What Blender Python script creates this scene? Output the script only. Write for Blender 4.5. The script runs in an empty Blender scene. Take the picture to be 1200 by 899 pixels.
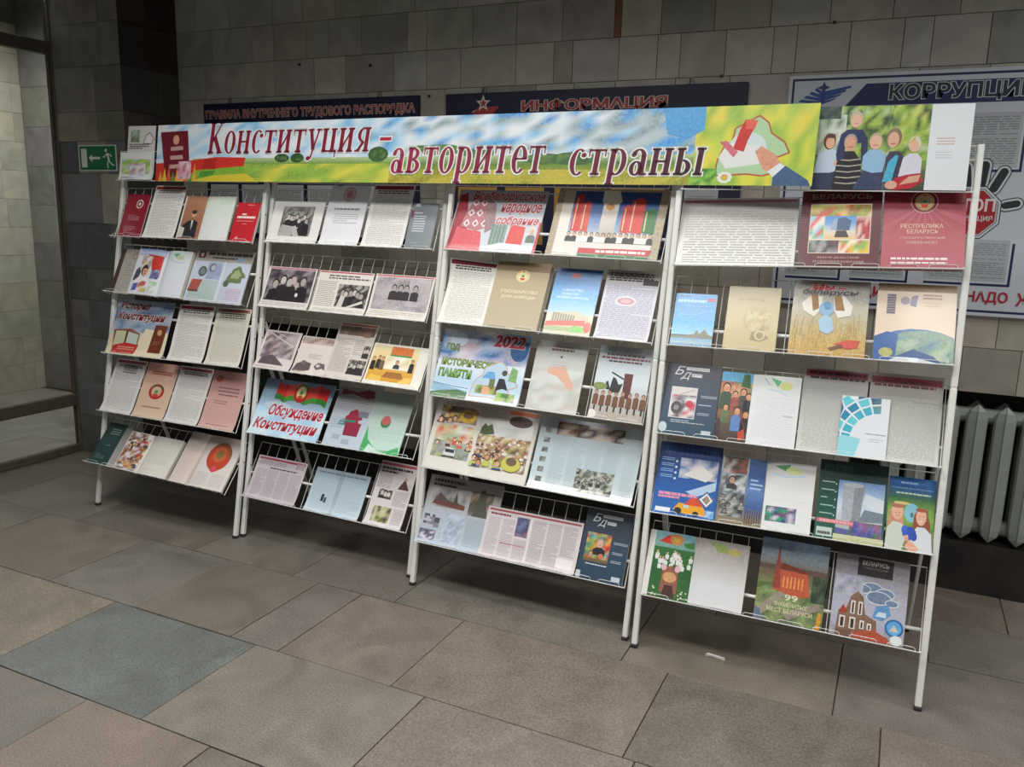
import bpy, bmesh, math, random
from mathutils import Vector, Matrix
from mathutils.geometry import tessellate_polygon

R = math.radians
SC = bpy.context.scene
COL = SC.collection
rng = random.Random(7)

# ------------------------------------------------------------------ camera, sky, lamps, exposure
def cam_setup():
    yaw, pitch, roll, f = -0.43564092, 0.19931934, 0.02710333, 966.237
    fw = Vector((math.sin(yaw)*math.cos(pitch), math.cos(yaw)*math.cos(pitch), -math.sin(pitch)))
    rt = Vector((math.cos(yaw), -math.sin(yaw), 0)); up = rt.cross(fw)
    r2 = math.cos(roll)*rt + math.sin(roll)*up
    u2 = -math.sin(roll)*rt + math.cos(roll)*up
    cd = bpy.data.cameras.new('camera'); cam = bpy.data.objects.new('camera', cd); COL.objects.link(cam)
    M = Matrix((r2, u2, -fw)).transposed().to_4x4(); M.translation = (3.85282541, -2.93748158, 1.60852106)
    cam.matrix_world = M
    cd.sensor_width = 36; cd.lens = f/1200*36; cd.clip_start = .05; cd.clip_end = 60
    SC.camera = cam
cam_setup()

w = bpy.data.worlds.new('hall_ambient'); SC.world = w; w.use_nodes = True
w.node_tree.nodes['Background'].inputs[0].default_value = (.92, .96, 1, 1)
w.node_tree.nodes['Background'].inputs[1].default_value = .32

def area(name, loc, sx, sy, power, col, spread=150, rot=(0, 0, 0)):
    d = bpy.data.lights.new(name, 'AREA'); d.shape = 'RECTANGLE'; d.size = sx; d.size_y = sy
    d.energy = power; d.color = col; d.spread = R(spread)
    o = bpy.data.objects.new(name, d); o.location = loc; o.rotation_euler = rot; COL.objects.link(o)
    return o
area('ceiling_lamp', (2.1, -1.75, 3.36), 2.6, .5, 80, (1, .985, .962), 150)
area('ceiling_lamp', (2.3, -.7, 3.36), 3.6, .4, 34, (1, .975, .945), 112)  # added overhead, narrow spread, to lift the wall behind the racks
area('ceiling_lamp', (6.1, .15, 3.3), .6, 1.2, 52, (1, .98, .955), 140)  # unseen side lamp, added to brighten the wall behind the racks
area('ceiling_lamp', (4.9, -1.75, 3.36), 1.6, .5, 40, (1, .985, .962), 150)
area('ceiling_lamp', (-2.0, .9, 3.36), .9, .9, 58, (1, 1, .97), 140)

SC.view_settings.view_transform = 'Standard'
SC.view_settings.look = 'None'
SC.view_settings.gamma = 1
SC.view_settings.use_curve_mapping = False
SC.view_settings.exposure = -0.2

# ------------------------------------------------------------------ helpers
def lin1(c):
    c /= 255.0
    return c/12.92 if c <= .04045 else ((c+.055)/1.055)**2.4
def lin(h):
    if isinstance(h, (tuple, list)):
        return tuple(h) if len(h) == 4 else (lin1(h[0]), lin1(h[1]), lin1(h[2]), 1)
    return (lin1(int(h[0:2], 16)), lin1(int(h[2:4], 16)), lin1(int(h[4:6], 16)), 1)

def newmat(name):
    m = bpy.data.materials.new(name); m.use_nodes = True
    n = m.node_tree.nodes; return m, n, m.node_tree.links, n['Principled BSDF']
def noise(n, l, scale, detail=4, rough=.6, coord='Object', dist=0):
    tc = n.new('ShaderNodeTexCoord'); t = n.new('ShaderNodeTexNoise')
    t.inputs['Scale'].default_value = scale; t.inputs['Detail'].default_value = detail
    t.inputs['Roughness'].default_value = rough; t.inputs['Distortion'].default_value = dist
    l.new(tc.outputs[coord], t.inputs['Vector']); return t
def ramp(n, l, src, a, b, c0, c1):
    r = n.new('ShaderNodeValToRGB'); e = r.color_ramp.elements
    e[0].position = a; e[1].position = b; e[0].color = c0; e[1].color = c1
    l.new(src, r.inputs[0]); return r
def mulcol(n, l, a, b, fac=1, mode='MULTIPLY'):
    x = n.new('ShaderNodeMix'); x.data_type = 'RGBA'; x.blend_type = mode; x.inputs[0].default_value = fac
    l.new(a, x.inputs[6]); l.new(b, x.inputs[7]); return x.outputs[2]
def simple(name, hexc, rough=.5, metal=0, nscale=40, amt=.12, bump=0, spec=.5):
    m, n, l, b = newmat(name)
    c = lin(hexc); t = noise(n, l, nscale)
    lo = tuple(v*(1-amt) for v in c[:3])+(1,); hi = tuple(min(1, v*(1+amt)) for v in c[:3])+(1,)
    r = ramp(n, l, t.outputs[0], .3, .7, lo, hi)
    l.new(r.outputs[0], b.inputs['Base Color'])
    b.inputs['Roughness'].default_value = rough; b.inputs['Metallic'].default_value = metal
    b.inputs['Specular IOR Level'].default_value = spec
    if bump:
        bp = n.new('ShaderNodeBump'); bp.inputs['Strength'].default_value = bump; bp.inputs['Distance'].default_value = .002
        l.new(t.outputs[0], bp.inputs['Height']); l.new(bp.outputs[0], b.inputs['Normal'])
    return m
def stone(name, rough, veins=.35, speck=0, nsc=6, spec=.5):
    # base tint comes from each object's own colour; veins and speckle vary per piece
    m, n, l, b = newmat(name)
    oi = n.new('ShaderNodeObjectInfo'); tc = n.new('ShaderNodeTexCoord')
    ad = n.new('ShaderNodeVectorMath'); ad.operation = 'ADD'
    sc = n.new('ShaderNodeVectorMath'); sc.operation = 'SCALE'; sc.inputs['Scale'].default_value = 37
    cb = n.new('ShaderNodeCombineXYZ')
    for k in range(3): l.new(oi.outputs['Random'], cb.inputs[k])
    l.new(cb.outputs[0], sc.inputs[0]); l.new(tc.outputs['Object'], ad.inputs[0]); l.new(sc.outputs[0], ad.inputs[1])
    t = n.new('ShaderNodeTexNoise'); t.inputs['Scale'].default_value = nsc; t.inputs['Detail'].default_value = 7
    t.inputs['Distortion'].default_value = 1.2; l.new(ad.outputs[0], t.inputs['Vector'])
    r = ramp(n, l, t.outputs[0], .3, .72, (1-veins,)*3+(1,), (1+veins*.5,)*3+(1,))
    c = mulcol(n, l, oi.outputs['Color'], r.outputs[0])
    if speck:
        t2 = n.new('ShaderNodeTexNoise'); t2.inputs['Scale'].default_value = 170; t2.inputs['Detail'].default_value = 3
        l.new(ad.outputs[0], t2.inputs['Vector'])
        r2 = ramp(n, l, t2.outputs[0], .36, .66, (1-speck,)*3+(1,), (1+speck,)*3+(1,))
        c = mulcol(n, l, c, r2.outputs[0])
    l.new(c, b.inputs['Base Color'])
    rr = ramp(n, l, t.outputs[0], .2, .8, (rough*.8,)*3+(1,), (min(1, rough*1.2),)*3+(1,))
    l.new(rr.outputs[0], b.inputs['Roughness']); b.inputs['Specular IOR Level'].default_value = spec
    return m
def printed(name, rough, coat=0, spec=.45):
    m, n, l, b = newmat(name)
    a = n.new('ShaderNodeAttribute'); a.attribute_name = 'ink'
    # halftone mottle of printed pictures, where the ink's alpha marks a photograph; plain paper stays clean
    t = noise(n, l, 95, 5, .7); s = n.new('ShaderNodeVectorMath'); s.operation = 'MULTIPLY_ADD'
    s.inputs[1].default_value = (2.6,)*3; s.inputs[2].default_value = (-.8,)*3
    hs = n.new('ShaderNodeHueSaturation'); hs.inputs['Saturation'].default_value = .45
    l.new(t.outputs[1], s.inputs[0]); l.new(s.outputs[0], hs.inputs['Color'])
    f = n.new('ShaderNodeMapRange'); f.inputs[1].default_value = 0; f.inputs[2].default_value = 1; f.inputs[3].default_value = .75; f.inputs[4].default_value = .05
    g = n.new('ShaderNodeRGBToBW'); l.new(a.outputs['Color'], g.inputs[0]); h = n.new('ShaderNodeMapRange')
    h.inputs[1].default_value = .28; h.inputs[2].default_value = .42; h.inputs[3].default_value = 0; h.inputs[4].default_value = 1; l.new(g.outputs[0], h.inputs[0])
    mx = n.new('ShaderNodeMath'); mx.operation = 'MAXIMUM'; l.new(h.outputs[0], mx.inputs[0]); l.new(a.outputs['Alpha'], mx.inputs[1])
    l.new(mx.outputs[0], f.inputs[0]); x = n.new('ShaderNodeMix'); x.data_type = 'RGBA'; x.blend_type = 'OVERLAY'
    l.new(f.outputs[0], x.inputs[0]); l.new(a.outputs['Color'], x.inputs[6]); l.new(hs.outputs[0], x.inputs[7])
    l.new(x.outputs[2], b.inputs['Base Color'])
    b.inputs['Roughness'].default_value = rough; b.inputs['Coat Weight'].default_value = coat
    b.inputs['Coat Roughness'].default_value = .12; b.inputs['Specular IOR Level'].default_value = spec
    return m

M_PRINT = printed('printed_paper', .5)
M_GLOSS = printed('glossy_print', .34, .25)
M_SIGN = printed('sign_print', .45)
M_PAPER = simple('paper', 'E6E4DE', .6, amt=.04)
M_CARD = simple('card_white', 'DAD8D2', .5, amt=.04)
M_PAGES = simple('page_edges', 'CFC9BA', .7, nscale=300, amt=.12)
M_WHITE = simple('white_enamel', 'DCDDD8', .32, amt=.03, nscale=15)
M_WIRE = simple('white_coated_wire', 'D2D3CF', .35, amt=.04)
M_CAP = simple('dark_rubber', '2A2A2A', .7)
M_BOLT = simple('dark_bolt', '35332F', .4, .6)
M_TILE = stone('wall_stone', .42, .22, 0, 5)
M_PILLAR = stone('pillar_stone', .34, .26, 0, 6)
M_FLOOR = stone('floor_stone', .46, .24, .27, 4, .4)
M_GROUT = simple('mortar', '77736A', .9, bump=.3)
M_GROUTF = simple('floor_mortar', '4A453D', .9, bump=.3)
M_PLINTH = simple('dark_plinth', '2A2725', .35, nscale=8, amt=.4)
M_NICHE = simple('niche_shade', '3A3833', .8, amt=.2)  # dark base colour carries the shade inside the niches
M_FRAME = simple('bronze_frame', '5E584F', .4, .3, nscale=12)
M_CEIL = simple('ceiling_paint', '8E8C86', .9)
M_RAD = simple('radiator_enamel', '8A908B', .42, nscale=14, amt=.08)
M_NAVY = simple('navy_board', '0F1434', .6, amt=.08)
M_BOARD = simple('white_board', 'C9CDD4', .4, amt=.03)
M_HOOK = simple('hook_steel', '77736C', .4, .7)
M_SCRAP = simple('scrap_paper', 'D8D6D0', .6, amt=.05)
def glassmat():
    m, n, l, b = newmat('pane_glass')
    b.inputs['Base Color'].default_value = (.9, .9, .87, 1); b.inputs['Roughness'].default_value = .02
    b.inputs['IOR'].default_value = 1.45; b.inputs['Transmission Weight'].default_value = 1
    t = noise(n, l, 3, 2); r = ramp(n, l, t.outputs[0], .4, .8, (.015,)*3+(1,), (.05,)*3+(1,))
    l.new(r.outputs[0], b.inputs['Roughness'])
    return m
M_GLASS = glassmat()
_cm = {}
def cmat(hexc, rough=.5):
    k = (hexc, rough)
    if k not in _cm: _cm[k] = simple('cover_'+'board', hexc, rough, amt=.06)
    return _cm[k]

def mk(name, bm, mat, parent=None, smooth=False):
    me = bpy.data.meshes.new(name); bm.normal_update(); bm.to_mesh(me); bm.free()
    if mat: me.materials.append(mat)
    if smooth:
        for p in me.polygons: p.use_smooth = True
    o = bpy.data.objects.new(name, me); COL.objects.link(o)
    if parent is not None: o.parent = parent
    return o
def empty(name, M=None, parent=None):
    o = bpy.data.objects.new(name, None); o.empty_display_size = .05; COL.objects.link(o)
    if M is not None: o.matrix_world = M
    if parent is not None: o.parent = parent
    return o
def tag(o, label, cat, group=None):
    o['label'] = label; o['category'] = cat
    if group: o['group'] = group
    return o
def struct(o): o['kind'] = 'structure'; return o
def box(bm, x0, y0, z0, x1, y1, z1, M=None, bev=0):
    vs = [bm.verts.new((x, y, z)) for x in (x0, x1) for y in (y0, y1) for z in (z0, z1)]
    fs = [(0, 1, 3, 2), (4, 6, 7, 5), (0, 4, 5, 1), (2, 3, 7, 6), (0, 2, 6, 4), (1, 5, 7, 3)]
    F = [bm.faces.new([vs[i] for i in f]) for f in fs]
    if bev:
        E = list({e for f in F for e in f.edges})
        r = bmesh.ops.bevel(bm, geom=E, offset=bev, segments=1, affect='EDGES')
        vs = list({v for f in r['faces'] for v in f.verts} | {v for v in vs if v.is_valid})
    if M is not None: bmesh.ops.transform(bm, matrix=M, verts=vs)
    return vs
def tube(bm, pts, r, n=5, caps=True):
    pts = [Vector(p) for p in pts]; rings = []
    for i, p in enumerate(pts):
        d = (pts[min(i+1, len(pts)-1)]-pts[max(i-1, 0)]).normalized()
        a = d.orthogonal().normalized() if i == 0 else (a-d*a.dot(d)).normalized()
        b = d.cross(a)
        rings.append([bm.verts.new(p+(a*math.cos(t)+b*math.sin(t))*r) for t in [2*math.pi*(k+.5)/n for k in range(n)]])
    for A, B in zip(rings, rings[1:]):
        for k in range(n): bm.faces.new((A[k], A[(k+1) % n], B[(k+1) % n], B[k]))
    if caps: bm.faces.new(rings[0][::-1]); bm.faces.new(rings[-1])
def bar(bm, p, q, wx, wy, bev=.002):           # rectangular tube between two points, wx along world-ish X
    p, q = Vector(p), Vector(q); d = q-p; L = d.length; z = d.normalized()
    x = Vector((1, 0, 0)); x = (x-z*x.dot(z))
    if x.length < .1: x = Vector((0, 1, 0)); x = x-z*x.dot(z)
    x.normalize(); y = z.cross(x)
    M = Matrix((x, y, z)).transposed().to_4x4(); M.translation = p
    box(bm, -wx/2, -wy/2, 0, wx/2, wy/2, L, M, bev)

# ------------------------------------------------------------------ flat print: coloured polygons on a page
_tc = {}
def text_geo(s, bold, shear):
    k = (s, bold, shear)
    if k not in _tc:
        c = bpy.data.curves.new('lettering', 'FONT'); c.body = s; c.resolution_u = 2; c.offset = bold; c.shear = shear
        o = bpy.data.objects.new('lettering', c); m = bpy.data.meshes.new_from_object(o)
        V = [(v.co.x, v.co.y) for v in m.vertices]; F = [tuple(p.vertices) for p in m.polygons]
        bpy.data.objects.remove(o); bpy.data.curves.remove(c); bpy.data.meshes.remove(m)
        _tc[k] = (V, F)
    return _tc[k]
MAP = [(-.9, -.3), (-.75, .1), (-.55, .25), (-.5, .6), (-.15, .8), (.1, .95), (.35, .75), (.45, .45), (.8, .2), (.95, -.1), (.6, -.25), (.65, -.65), (.3, -.75), (-.1, -.7), (-.5, -.72), (-.95, -.75)]
class Art:
    def __init__(s, W, H, base='E6E4DE'):
        s.W, s.H, s.P, s.k, s.al = W, H, [], 0, 1.0
        s.rd = random.Random(int(W*7919+H*104729))
        s.r(0, 0, 1, 1, base)
    def q(s, pts, c):
        c = [v[:3]+(s.al,) for v in c] if isinstance(c, list) else c[:3]+(s.al,)
        s.P.append((pts, c, s.k))
    def r(s, u0, v0, u1, v1, c): s.k += 1; s.q([(u0, v0), (u1, v0), (u1, v1), (u0, v1)], lin(c)); return s
    def p(s, pts, c):
        s.k += 1; c = lin(c)
        for t in tessellate_polygon([[Vector((x, y, 0)) for x, y in pts]]): s.q([pts[i] for i in t], c)
    def g(s, u0, v0, u1, v1, cols):
        s.k += 1; n = len(cols)-1; cs = [lin(c) for c in cols]
        for i in range(n):
            a, b = v0+(v1-v0)*i/n, v0+(v1-v0)*(i+1)/n
            s.q([(u0, a), (u1, a), (u1, b), (u0, b)], [cs[i], cs[i], cs[i+1], cs[i+1]])
    def m(s, u0, v0, u1, v1, pal, nx, ny, hard=False):
        s.k += 1; al = s.al; s.al = min(al, .1)
        G = [[lin(s.rd.choice(pal(i/nx) if callable(pal) else pal)) for i in range(nx+1)] for _ in range(ny+1)]
        for j in range(ny):
            for i in range(nx):
                a, b, c, d = u0+(u1-u0)*i/nx, v0+(v1-v0)*j/ny, u0+(u1-u0)*(i+1)/nx, v0+(v1-v0)*(j+1)/ny
                s.q([(a, b), (c, b), (c, d), (a, d)], G[j][i] if hard else [G[j][i], G[j][i+1], G[j+1][i+1], G[j+1][i]])
        s.al = al
    def e(s, cu, cv, ru, c, rv=None, n=14, a0=0, a1=360):
        s.k += 1; rv = ru*s.W/s.H if rv is None else rv
        st = [R(a0+(a1-a0)*i/n) for i in range(n+(0 if a1-a0 == 360 else 1))]
        s.q([(cu+ru*math.cos(t), cv+rv*math.sin(t)) for t in st], lin(c))
    def ring(s, cu, cv, ru, wd, c, rv=None, a0=0, a1=360, n=20, wv=None):
        s.k += 1; rv = ru*s.W/s.H if rv is None else rv; wv = wd*s.W/s.H if wv is None else wv; c = lin(c)
        f = lambda t, d: (cu+(ru-d*wd)*math.cos(t), cv+(rv-d*wv)*math.sin(t))
        for i in range(n):
            a, b = R(a0+(a1-a0)*i/n), R(a0+(a1-a0)*(i+1)/n)
            s.q([f(a, 0), f(b, 0), f(b, 1), f(a, 1)], c)
    def l(s, pts, wd, c):
        s.k += 1; c = lin(c); A = s.H/s.W
        for (x0, y0), (x1, y1) in zip(pts, pts[1:]):
            dx, dy = x1-x0, (y1-y0)*A; L = math.hypot(dx, dy) or 1; nx, ny = -dy/L*wd/2, dx/L*wd/2/A
            s.q([(x0-nx, y0-ny), (x1-nx, y1-ny), (x1+nx, y1+ny), (x0+nx, y0+ny)], c)
    def t(s, txt, u0, v0, u1, v1, c, bold=.02, shear=0, edge=None):
        V, F = text_geo(txt, bold, shear); xs = [v[0] for v in V]; ys = [v[1] for v in V]
        x0, y0 = min(xs), min(ys); sx, sy = (u1-u0)/(max(xs)-x0), (v1-v0)/(max(ys)-y0)
        if edge:
            s.k += 1; V2, F2 = text_geo(txt, bold+.035, shear)
            for f in F2: s.q([(u0+(V2[i][0]-x0)*sx, v0+(V2[i][1]-y0)*sy) for i in f], lin(edge))
        s.k += 1; c = lin(c)
        for f in F: s.q([(u0+(V[i][0]-x0)*sx, v0+(V[i][1]-y0)*sy) for i in f], c)
    def b(s, u0, v0, u1, v1, n, c='8C8984', fill=.5, para=.12):
        s.k += 1; c = lin(c); ph = (v1-v0)/n; rd = s.rd
        for j in range(n):
            y = v1-ph*(j+.5); x = u0+(.05*(u1-u0) if rd.random() < para else 0); end = u1 if rd.random() > para else u0+(u1-u0)*rd.uniform(.4, .9)
            while x < end-.01*(u1-u0):
                wl = min(end-x, (u1-u0)*rd.uniform(.05, .17))
                s.q([(x, y-ph*fill/2), (x+wl, y-ph*fill/2), (x+wl, y+ph*fill/2), (x, y+ph*fill/2)], c)
                x += wl+(u1-u0)*.018
    def face(s, cu, cv, r, skin='D8A98C', hair='4A3426', body=None, bw=1.7, bh=3.0):
        k = s.W/s.H
        if body:
            s.p([(cu-r*bw, cv-r*bh*k), (cu-r*bw*.95, cv-r*1.75*k), (cu-r*.7, cv-r*1.15*k), (cu+r*.7, cv-r*1.15*k), (cu+r*bw*.95, cv-r*1.75*k), (cu+r*bw, cv-r*bh*k)], body)
        s.e(cu, cv+r*.16*k, r*1.1, hair, r*1.3*k, 10); s.e(cu, cv-r*.12*k, r*.84, skin, r*1.08*k, 10)
        s.e(cu-r*.32, cv, r*.11, '3A2A22', None, 5); s.e(cu+r*.32, cv, r*.11, '3A2A22', None, 5); s.l([(cu-r*.3, cv-r*.55*k), (cu+r*.3, cv-r*.55*k)], r*.16, 'A05A50')
    def crowd(s, u0, v0, u1, v1, n, bodies, skins=('D3A487', 'C08F70', 'E0B8A0'), hairs=('3A2C22', '5A4634', '8A7452'), sz=.03):
        k = s.W/s.H; L = sorted([(s.rd.uniform(v0, v1), s.rd.uniform(u0, u1)) for _ in range(n)], reverse=True)
        for v, u in L:
            r = sz*(1.25-.5*(v-v0)/(v1-v0+1e-6)); b = s.rd.choice(bodies)
            lo = max(v0, v-r*3.2*k)
            s.p([(u-r*1.5, lo), (u-r*1.4, v-r*1.2*k), (u+r*1.4, v-r*1.2*k), (u+r*1.5, lo)], b)
            s.e(u, v+r*.2*k, r, s.rd.choice(hairs), r*1.15*k, 7); s.e(u, v-r*.1*k, r*.75, s.rd.choice(skins), r*.9*k, 7)
    def belarus(s, cu, cv, ru, c, edge=None, ew=.01):
        k = s.W/s.H; P = [(cu+x*ru, cv+y*ru*k*.85) for x, y in MAP]; s.p(P, c)
        if edge: s.l(P+[P[0]], ew, edge)
    def emb(s, cu, cv, ru, rv=None, a='B3262B', b='2E7D3A', gold='D9B44A', mid='E9E2C8'):
        rv = ru*s.W/s.H*1.1 if rv is None else rv
        s.e(cu, cv, ru, gold, rv, 20); s.ring(cu, cv, ru, ru*.3, b, rv, 20, 160, 12, rv*.3)
        s.ring(cu, cv, ru, ru*.32, a, rv, 150, 390, 16, rv*.32)
        s.e(cu, cv+rv*.05, ru*.58, mid, rv*.6, 16); s.e(cu, cv-rv*.45, ru*.35, 'C8402F', rv*.25, 10)
        for t in range(-60, 61, 30): s.l([(cu, cv-rv*.3), (cu+ru*.5*math.sin(R(t)), cv-rv*.3+rv*.75*math.cos(R(t)))], ru*.06, gold)
        s.e(cu, cv+rv*.02, ru*.22, '3F8C4A', rv*.2, 10); s.e(cu, cv+rv*.78, ru*.15, 'D8202A', None, 5)
    def flags(s, u0, v0, u1, v1, n=4):
        w = (u1-u0)/n
        for i in range(n):
            a = u0+i*w; d = (v1-v0)*.08*(-1)**i
            s.p([(a, v0+(v1-v0)*.3+d), (a+w*.5, v0+(v1-v0)*.38), (a+w, v0+(v1-v0)*.3-d), (a+w, v1-d), (a+w*.5, v1-(v1-v0)*.1), (a, v1+d)], ('C8292C', 'D94A40')[i % 2])
            s.p([(a, v0+d), (a+w*.5, v0+(v1-v0)*.08), (a+w, v0-d), (a+w, v0+(v1-v0)*.3-d), (a+w*.5, v0+(v1-v0)*.38), (a, v0+(v1-v0)*.3+d)], ('3A7A35', '4F8F3C')[i % 2])
    def mesh(s, fn, eps=2.5e-5, cu=(), cv=(), z0=0.0):
        bm = bmesh.new(); L = bm.loops.layers.float_color.new('ink')
        for pts, c, k in s.P:
            x = [p[0] for p in pts]; y = [p[1] for p in pts]
            pts = [(min(1, max(0, p[0])), min(1, max(0, p[1]))) for p in pts]
            try: f = bm.faces.new([bm.verts.new((p[0]*s.W, p[1]*s.H, k*eps)) for p in pts])
            except ValueError: continue
            per = isinstance(c, list)
            for i, lp in enumerate(f.loops): lp[L] = c[i] if per else c
        bad = [f for f in bm.faces if f.calc_area() < 1e-9]
        if bad: bmesh.ops.delete(bm, geom=bad, context='FACES')
        for u in cu: bmesh.ops.bisect_plane(bm, geom=bm.verts[:]+bm.edges[:]+bm.faces[:], plane_co=(u*s.W, 0, 0), plane_no=(1, 0, 0))
        for v in cv: bmesh.ops.bisect_plane(bm, geom=bm.verts[:]+bm.edges[:]+bm.faces[:], plane_co=(0, v*s.H, 0), plane_no=(0, 1, 0))
        for f in bm.faces:
            f.normal_update()
            if f.normal.z < 0: f.normal_flip()
        for v in bm.verts:
            x, y, z = fn(v.co.x, v.co.y); v.co = (x, y, z+v.co.z+z0)
        return bm

# ------------------------------------------------------------------ bold serif letters with a pale outline, for the banner
GL = {
 'К': (.72, [('s', .13, 0, .13, 1, .17), ('b', 0, .29, 0), ('b', 0, .29, .945), ('s', .2, .42, .53, .95, .07), ('s', .27, .52, .57, .03, .17), ('b', .43, .72, 0), ('b', .4, .66, .945)]),
 'о': (.56, [('o', .26, .35, .26, .37, .15, .05, 0, 360)]),
 'н': (.64, [('s', .12, 0, .12, .7, .15), ('s', .47, 0, .47, .7, .15), ('b', 0, .25, 0), ('b', .35, .6, 0), ('b', 0, .25, .65), ('b', .35, .6, .65), ('s', .12, .36, .47, .36, .06)]),
 'с': (.5, [('o', .26, .35, .26, .37, .15, .05, 55, 310), ('d', .4, .54, .075)]),
 'т': (.56, [('s', .26, 0, .26, .7, .15), ('b', .12, .4, 0), ('s', 0, .67, .52, .67, .06), ('s', .02, .5, .02, .7, .04), ('s', .5, .5, .5, .7, .04)]),
 'и': (.64, [('s', .12, 0, .12, .7, .15), ('s', .47, 0, .47, .7, .15), ('b', 0, .25, 0), ('b', .35, .6, 0), ('b', 0, .25, .65), ('b', .35, .6, .65), ('s', .15, .1, .45, .6, .07)]),
 'у': (.58, [('s', .13, .68, .29, .08, .14), ('s', .47, .68, .22, -.2, .07), ('b', 0, .25, .65), ('b', .36, .58, .65), ('d', .13, -.18, .08)]),
 'ц': (.66, [('s', .12, 0, .12, .7, .15), ('s', .47, 0, .47, .7, .15), ('b', 0, .25, .65), ('b', .35, .6, .65), ('s', .05, .03, .64, .03, .06), ('s', .61, -.16, .61, .05, .05)]),
 'я': (.6, [('s', .44, 0, .44, .7, .15), ('b', .32, .57, 0), ('b', .25, .57, .65), ('o', .28, .49, .22, .21, .14, .05, 80, 280), ('s', .32, .3, .12, .02, .11), ('b', 0, .2, 0)]),
 '–': (.5, [('s', .04, .33, .42, .33, .1)]),
 'а': (.54, [('o', .19, .18, .19, .2, .13, .05, 0, 360), ('s', .37, 0, .37, .5, .14), ('o', .22, .48, .22, .22, .14, .05, 0, 150), ('d', .08, .54, .07), ('b', .36, .52, 0)]),
 'в': (.56, [('s', .12, 0, .12, .7, .15), ('b', 0, .25, 0), ('b', 0, .25, .65), ('o', .2, .53, .24, .17, .14, .05, -90, 90), ('o', .2, .19, .3, .2, .15, .05, -90, 90)]),
 'р': (.6, [('s', .12, -.27, .12, .7, .15), ('b', 0, .26, -.28), ('b', 0, .2, .65), ('o', .27, .35, .27, .36, .15, .05, -120, 130)]),
 'е': (.5, [('o', .25, .35, .25, .37, .15, .05, 0, 315), ('s', .1, .37, .48, .37, .05)]),
 'ы': (.82, [('s', .12, 0, .12, .7, .15), ('b', 0, .25, 0), ('b', 0, .25, .65), ('o', .2, .2, .25, .21, .14, .05, -90, 90), ('s', .66, 0, .66, .7, .15), ('b', .54, .79, 0), ('b', .54, .79, .65)]),
}
def serif_text(a, txt, x0, base, x1, cap, c, edge, shear=.1, eg=.035, c2=None):
    """a: Art in metres (W,H); x0,x1,base,cap in metres; two passes: outline then ink"""
    adv = sum(GL[ch][0]+.05 for ch in txt)-.05; sx = (x1-x0-shear*cap*.7)/adv; W, H = a.W, a.H
    c1 = lin(c); c2l = lin(c2) if c2 else c1
    for pas in (0, 1):
        a.k += 1; pen = x0; dx = -.012 if pas == 0 else 0
        for gi, ch in enumerate(txt):
            wd, st = GL[ch]; d = eg if pas == 0 else 0; fr = gi/max(1, len(txt)-1)
            col = lin(edge) if pas == 0 else tuple(c1[i]*(1-fr)+c2l[i]*fr for i in range(4))
            def P(x, y): return ((pen+x*sx+shear*y*cap)/W, (base+y*cap)/H)
            dd = d*cap/sx
            for g in st:
                if g[0] == 's':
                    _, xa, ya, xb, yb, w_ = g
                    L = math.hypot((xb-xa)*sx, (yb-ya)*cap) or 1; tx, ty = (xb-xa)*sx/L, (yb-ya)*cap/L; hw = w_*sx/2 if abs(ty) > .35 else w_*cap/2
                    hw += d*cap; ex = d*cap; px, py = -ty, tx
                    q = []
                    for (X, Y, s1) in ((xa, ya, -1), (xb, yb, 1)):
                        for s2 in ((1, -1) if s1 < 0 else (-1, 1)):
                            q.append(P(X+(s1*ex*tx+s2*hw*px)/sx, Y+(s1*ex*ty+s2*hw*py)/cap))
                    a.q(q, col)
                elif g[0] == 'b':
                    _, xa, xb, y = g; a.q([P(xa-dd, y-d), P(xb+dd, y-d), P(xb+dd, y+.055+d), P(xa-dd, y+.055+d)], col)
                elif g[0] == 'd':
                    _, x, y, r_ = g; n = 10
                    a.q([P(x+(r_*1.1+dd)*math.cos(2*math.pi*i/n), y+(r_*.9+d)*math.sin(2*math.pi*i/n)) for i in range(n)], col)
                else:
                    _, cx, cy, rx, ry, wx, wy, a0, a1 = g; n = 18
                    for i in range(n):
                        t0, t1 = R(a0+(a1-a0)*i/n), R(a0+(a1-a0)*(i+1)/n)
                        o = lambda t: P(cx+(rx+dd)*math.cos(t), cy+(ry+d)*math.sin(t))
                        n_ = lambda t: P(cx+max(.01, rx-wx-dd)*math.cos(t), cy+max(.01, ry-wy-d)*math.sin(t))
                        a.q([o(t0), o(t1), n_(t1), n_(t0)], col)
            pen += (wd+.05)*sx

# ================================================================== the hall
def grout_box(name, bxs, mat, parent=None, kind=True):
    bm = bmesh.new()
    for b in bxs: box(bm, *b)
    o = mk(name, bm, mat, parent)
    if kind and parent is None: struct(o)
    return o
def tiles(parent, name, mat, org, U, V, N, rows, colfn, th=.012, gap=.0024):
    org, U, V, N = Vector(org), Vector(U), Vector(V), Vector(N)
    B = Matrix((U, V, N)).transposed().to_4x4()
    for j, (v0, v1, br) in enumerate(rows):
        for a, b in zip(br, br[1:]):
            bm = bmesh.new(); g = gap/2; w2, h2 = (b-a)/2-g, (v1-v0)/2-g
            vs = [bm.verts.new((x, y, z)) for z, s in ((-.004, 0), (th-.001, 0), (th, .001)) for x, y in ((-w2+s, -h2+s), (w2-s, -h2+s), (w2-s, h2-s), (-w2+s, h2-s))]
            for k in (0, 4):
                for i in range(4): bm.faces.new((vs[k+i], vs[k+(i+1) % 4], vs[k+4+(i+1) % 4], vs[k+4+i]))
            bm.faces.new(vs[8:12])
            o = mk(name, bm, mat, parent)
            M = B.copy(); M.translation = org+U*((a+b)/2)+V*((v0+v1)/2)+N*rng.uniform(-.0012, .0008)
            o.matrix_world = M
            o.color = lin(colfn((a+b)/2, (v0+v1)/2, j))
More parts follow.
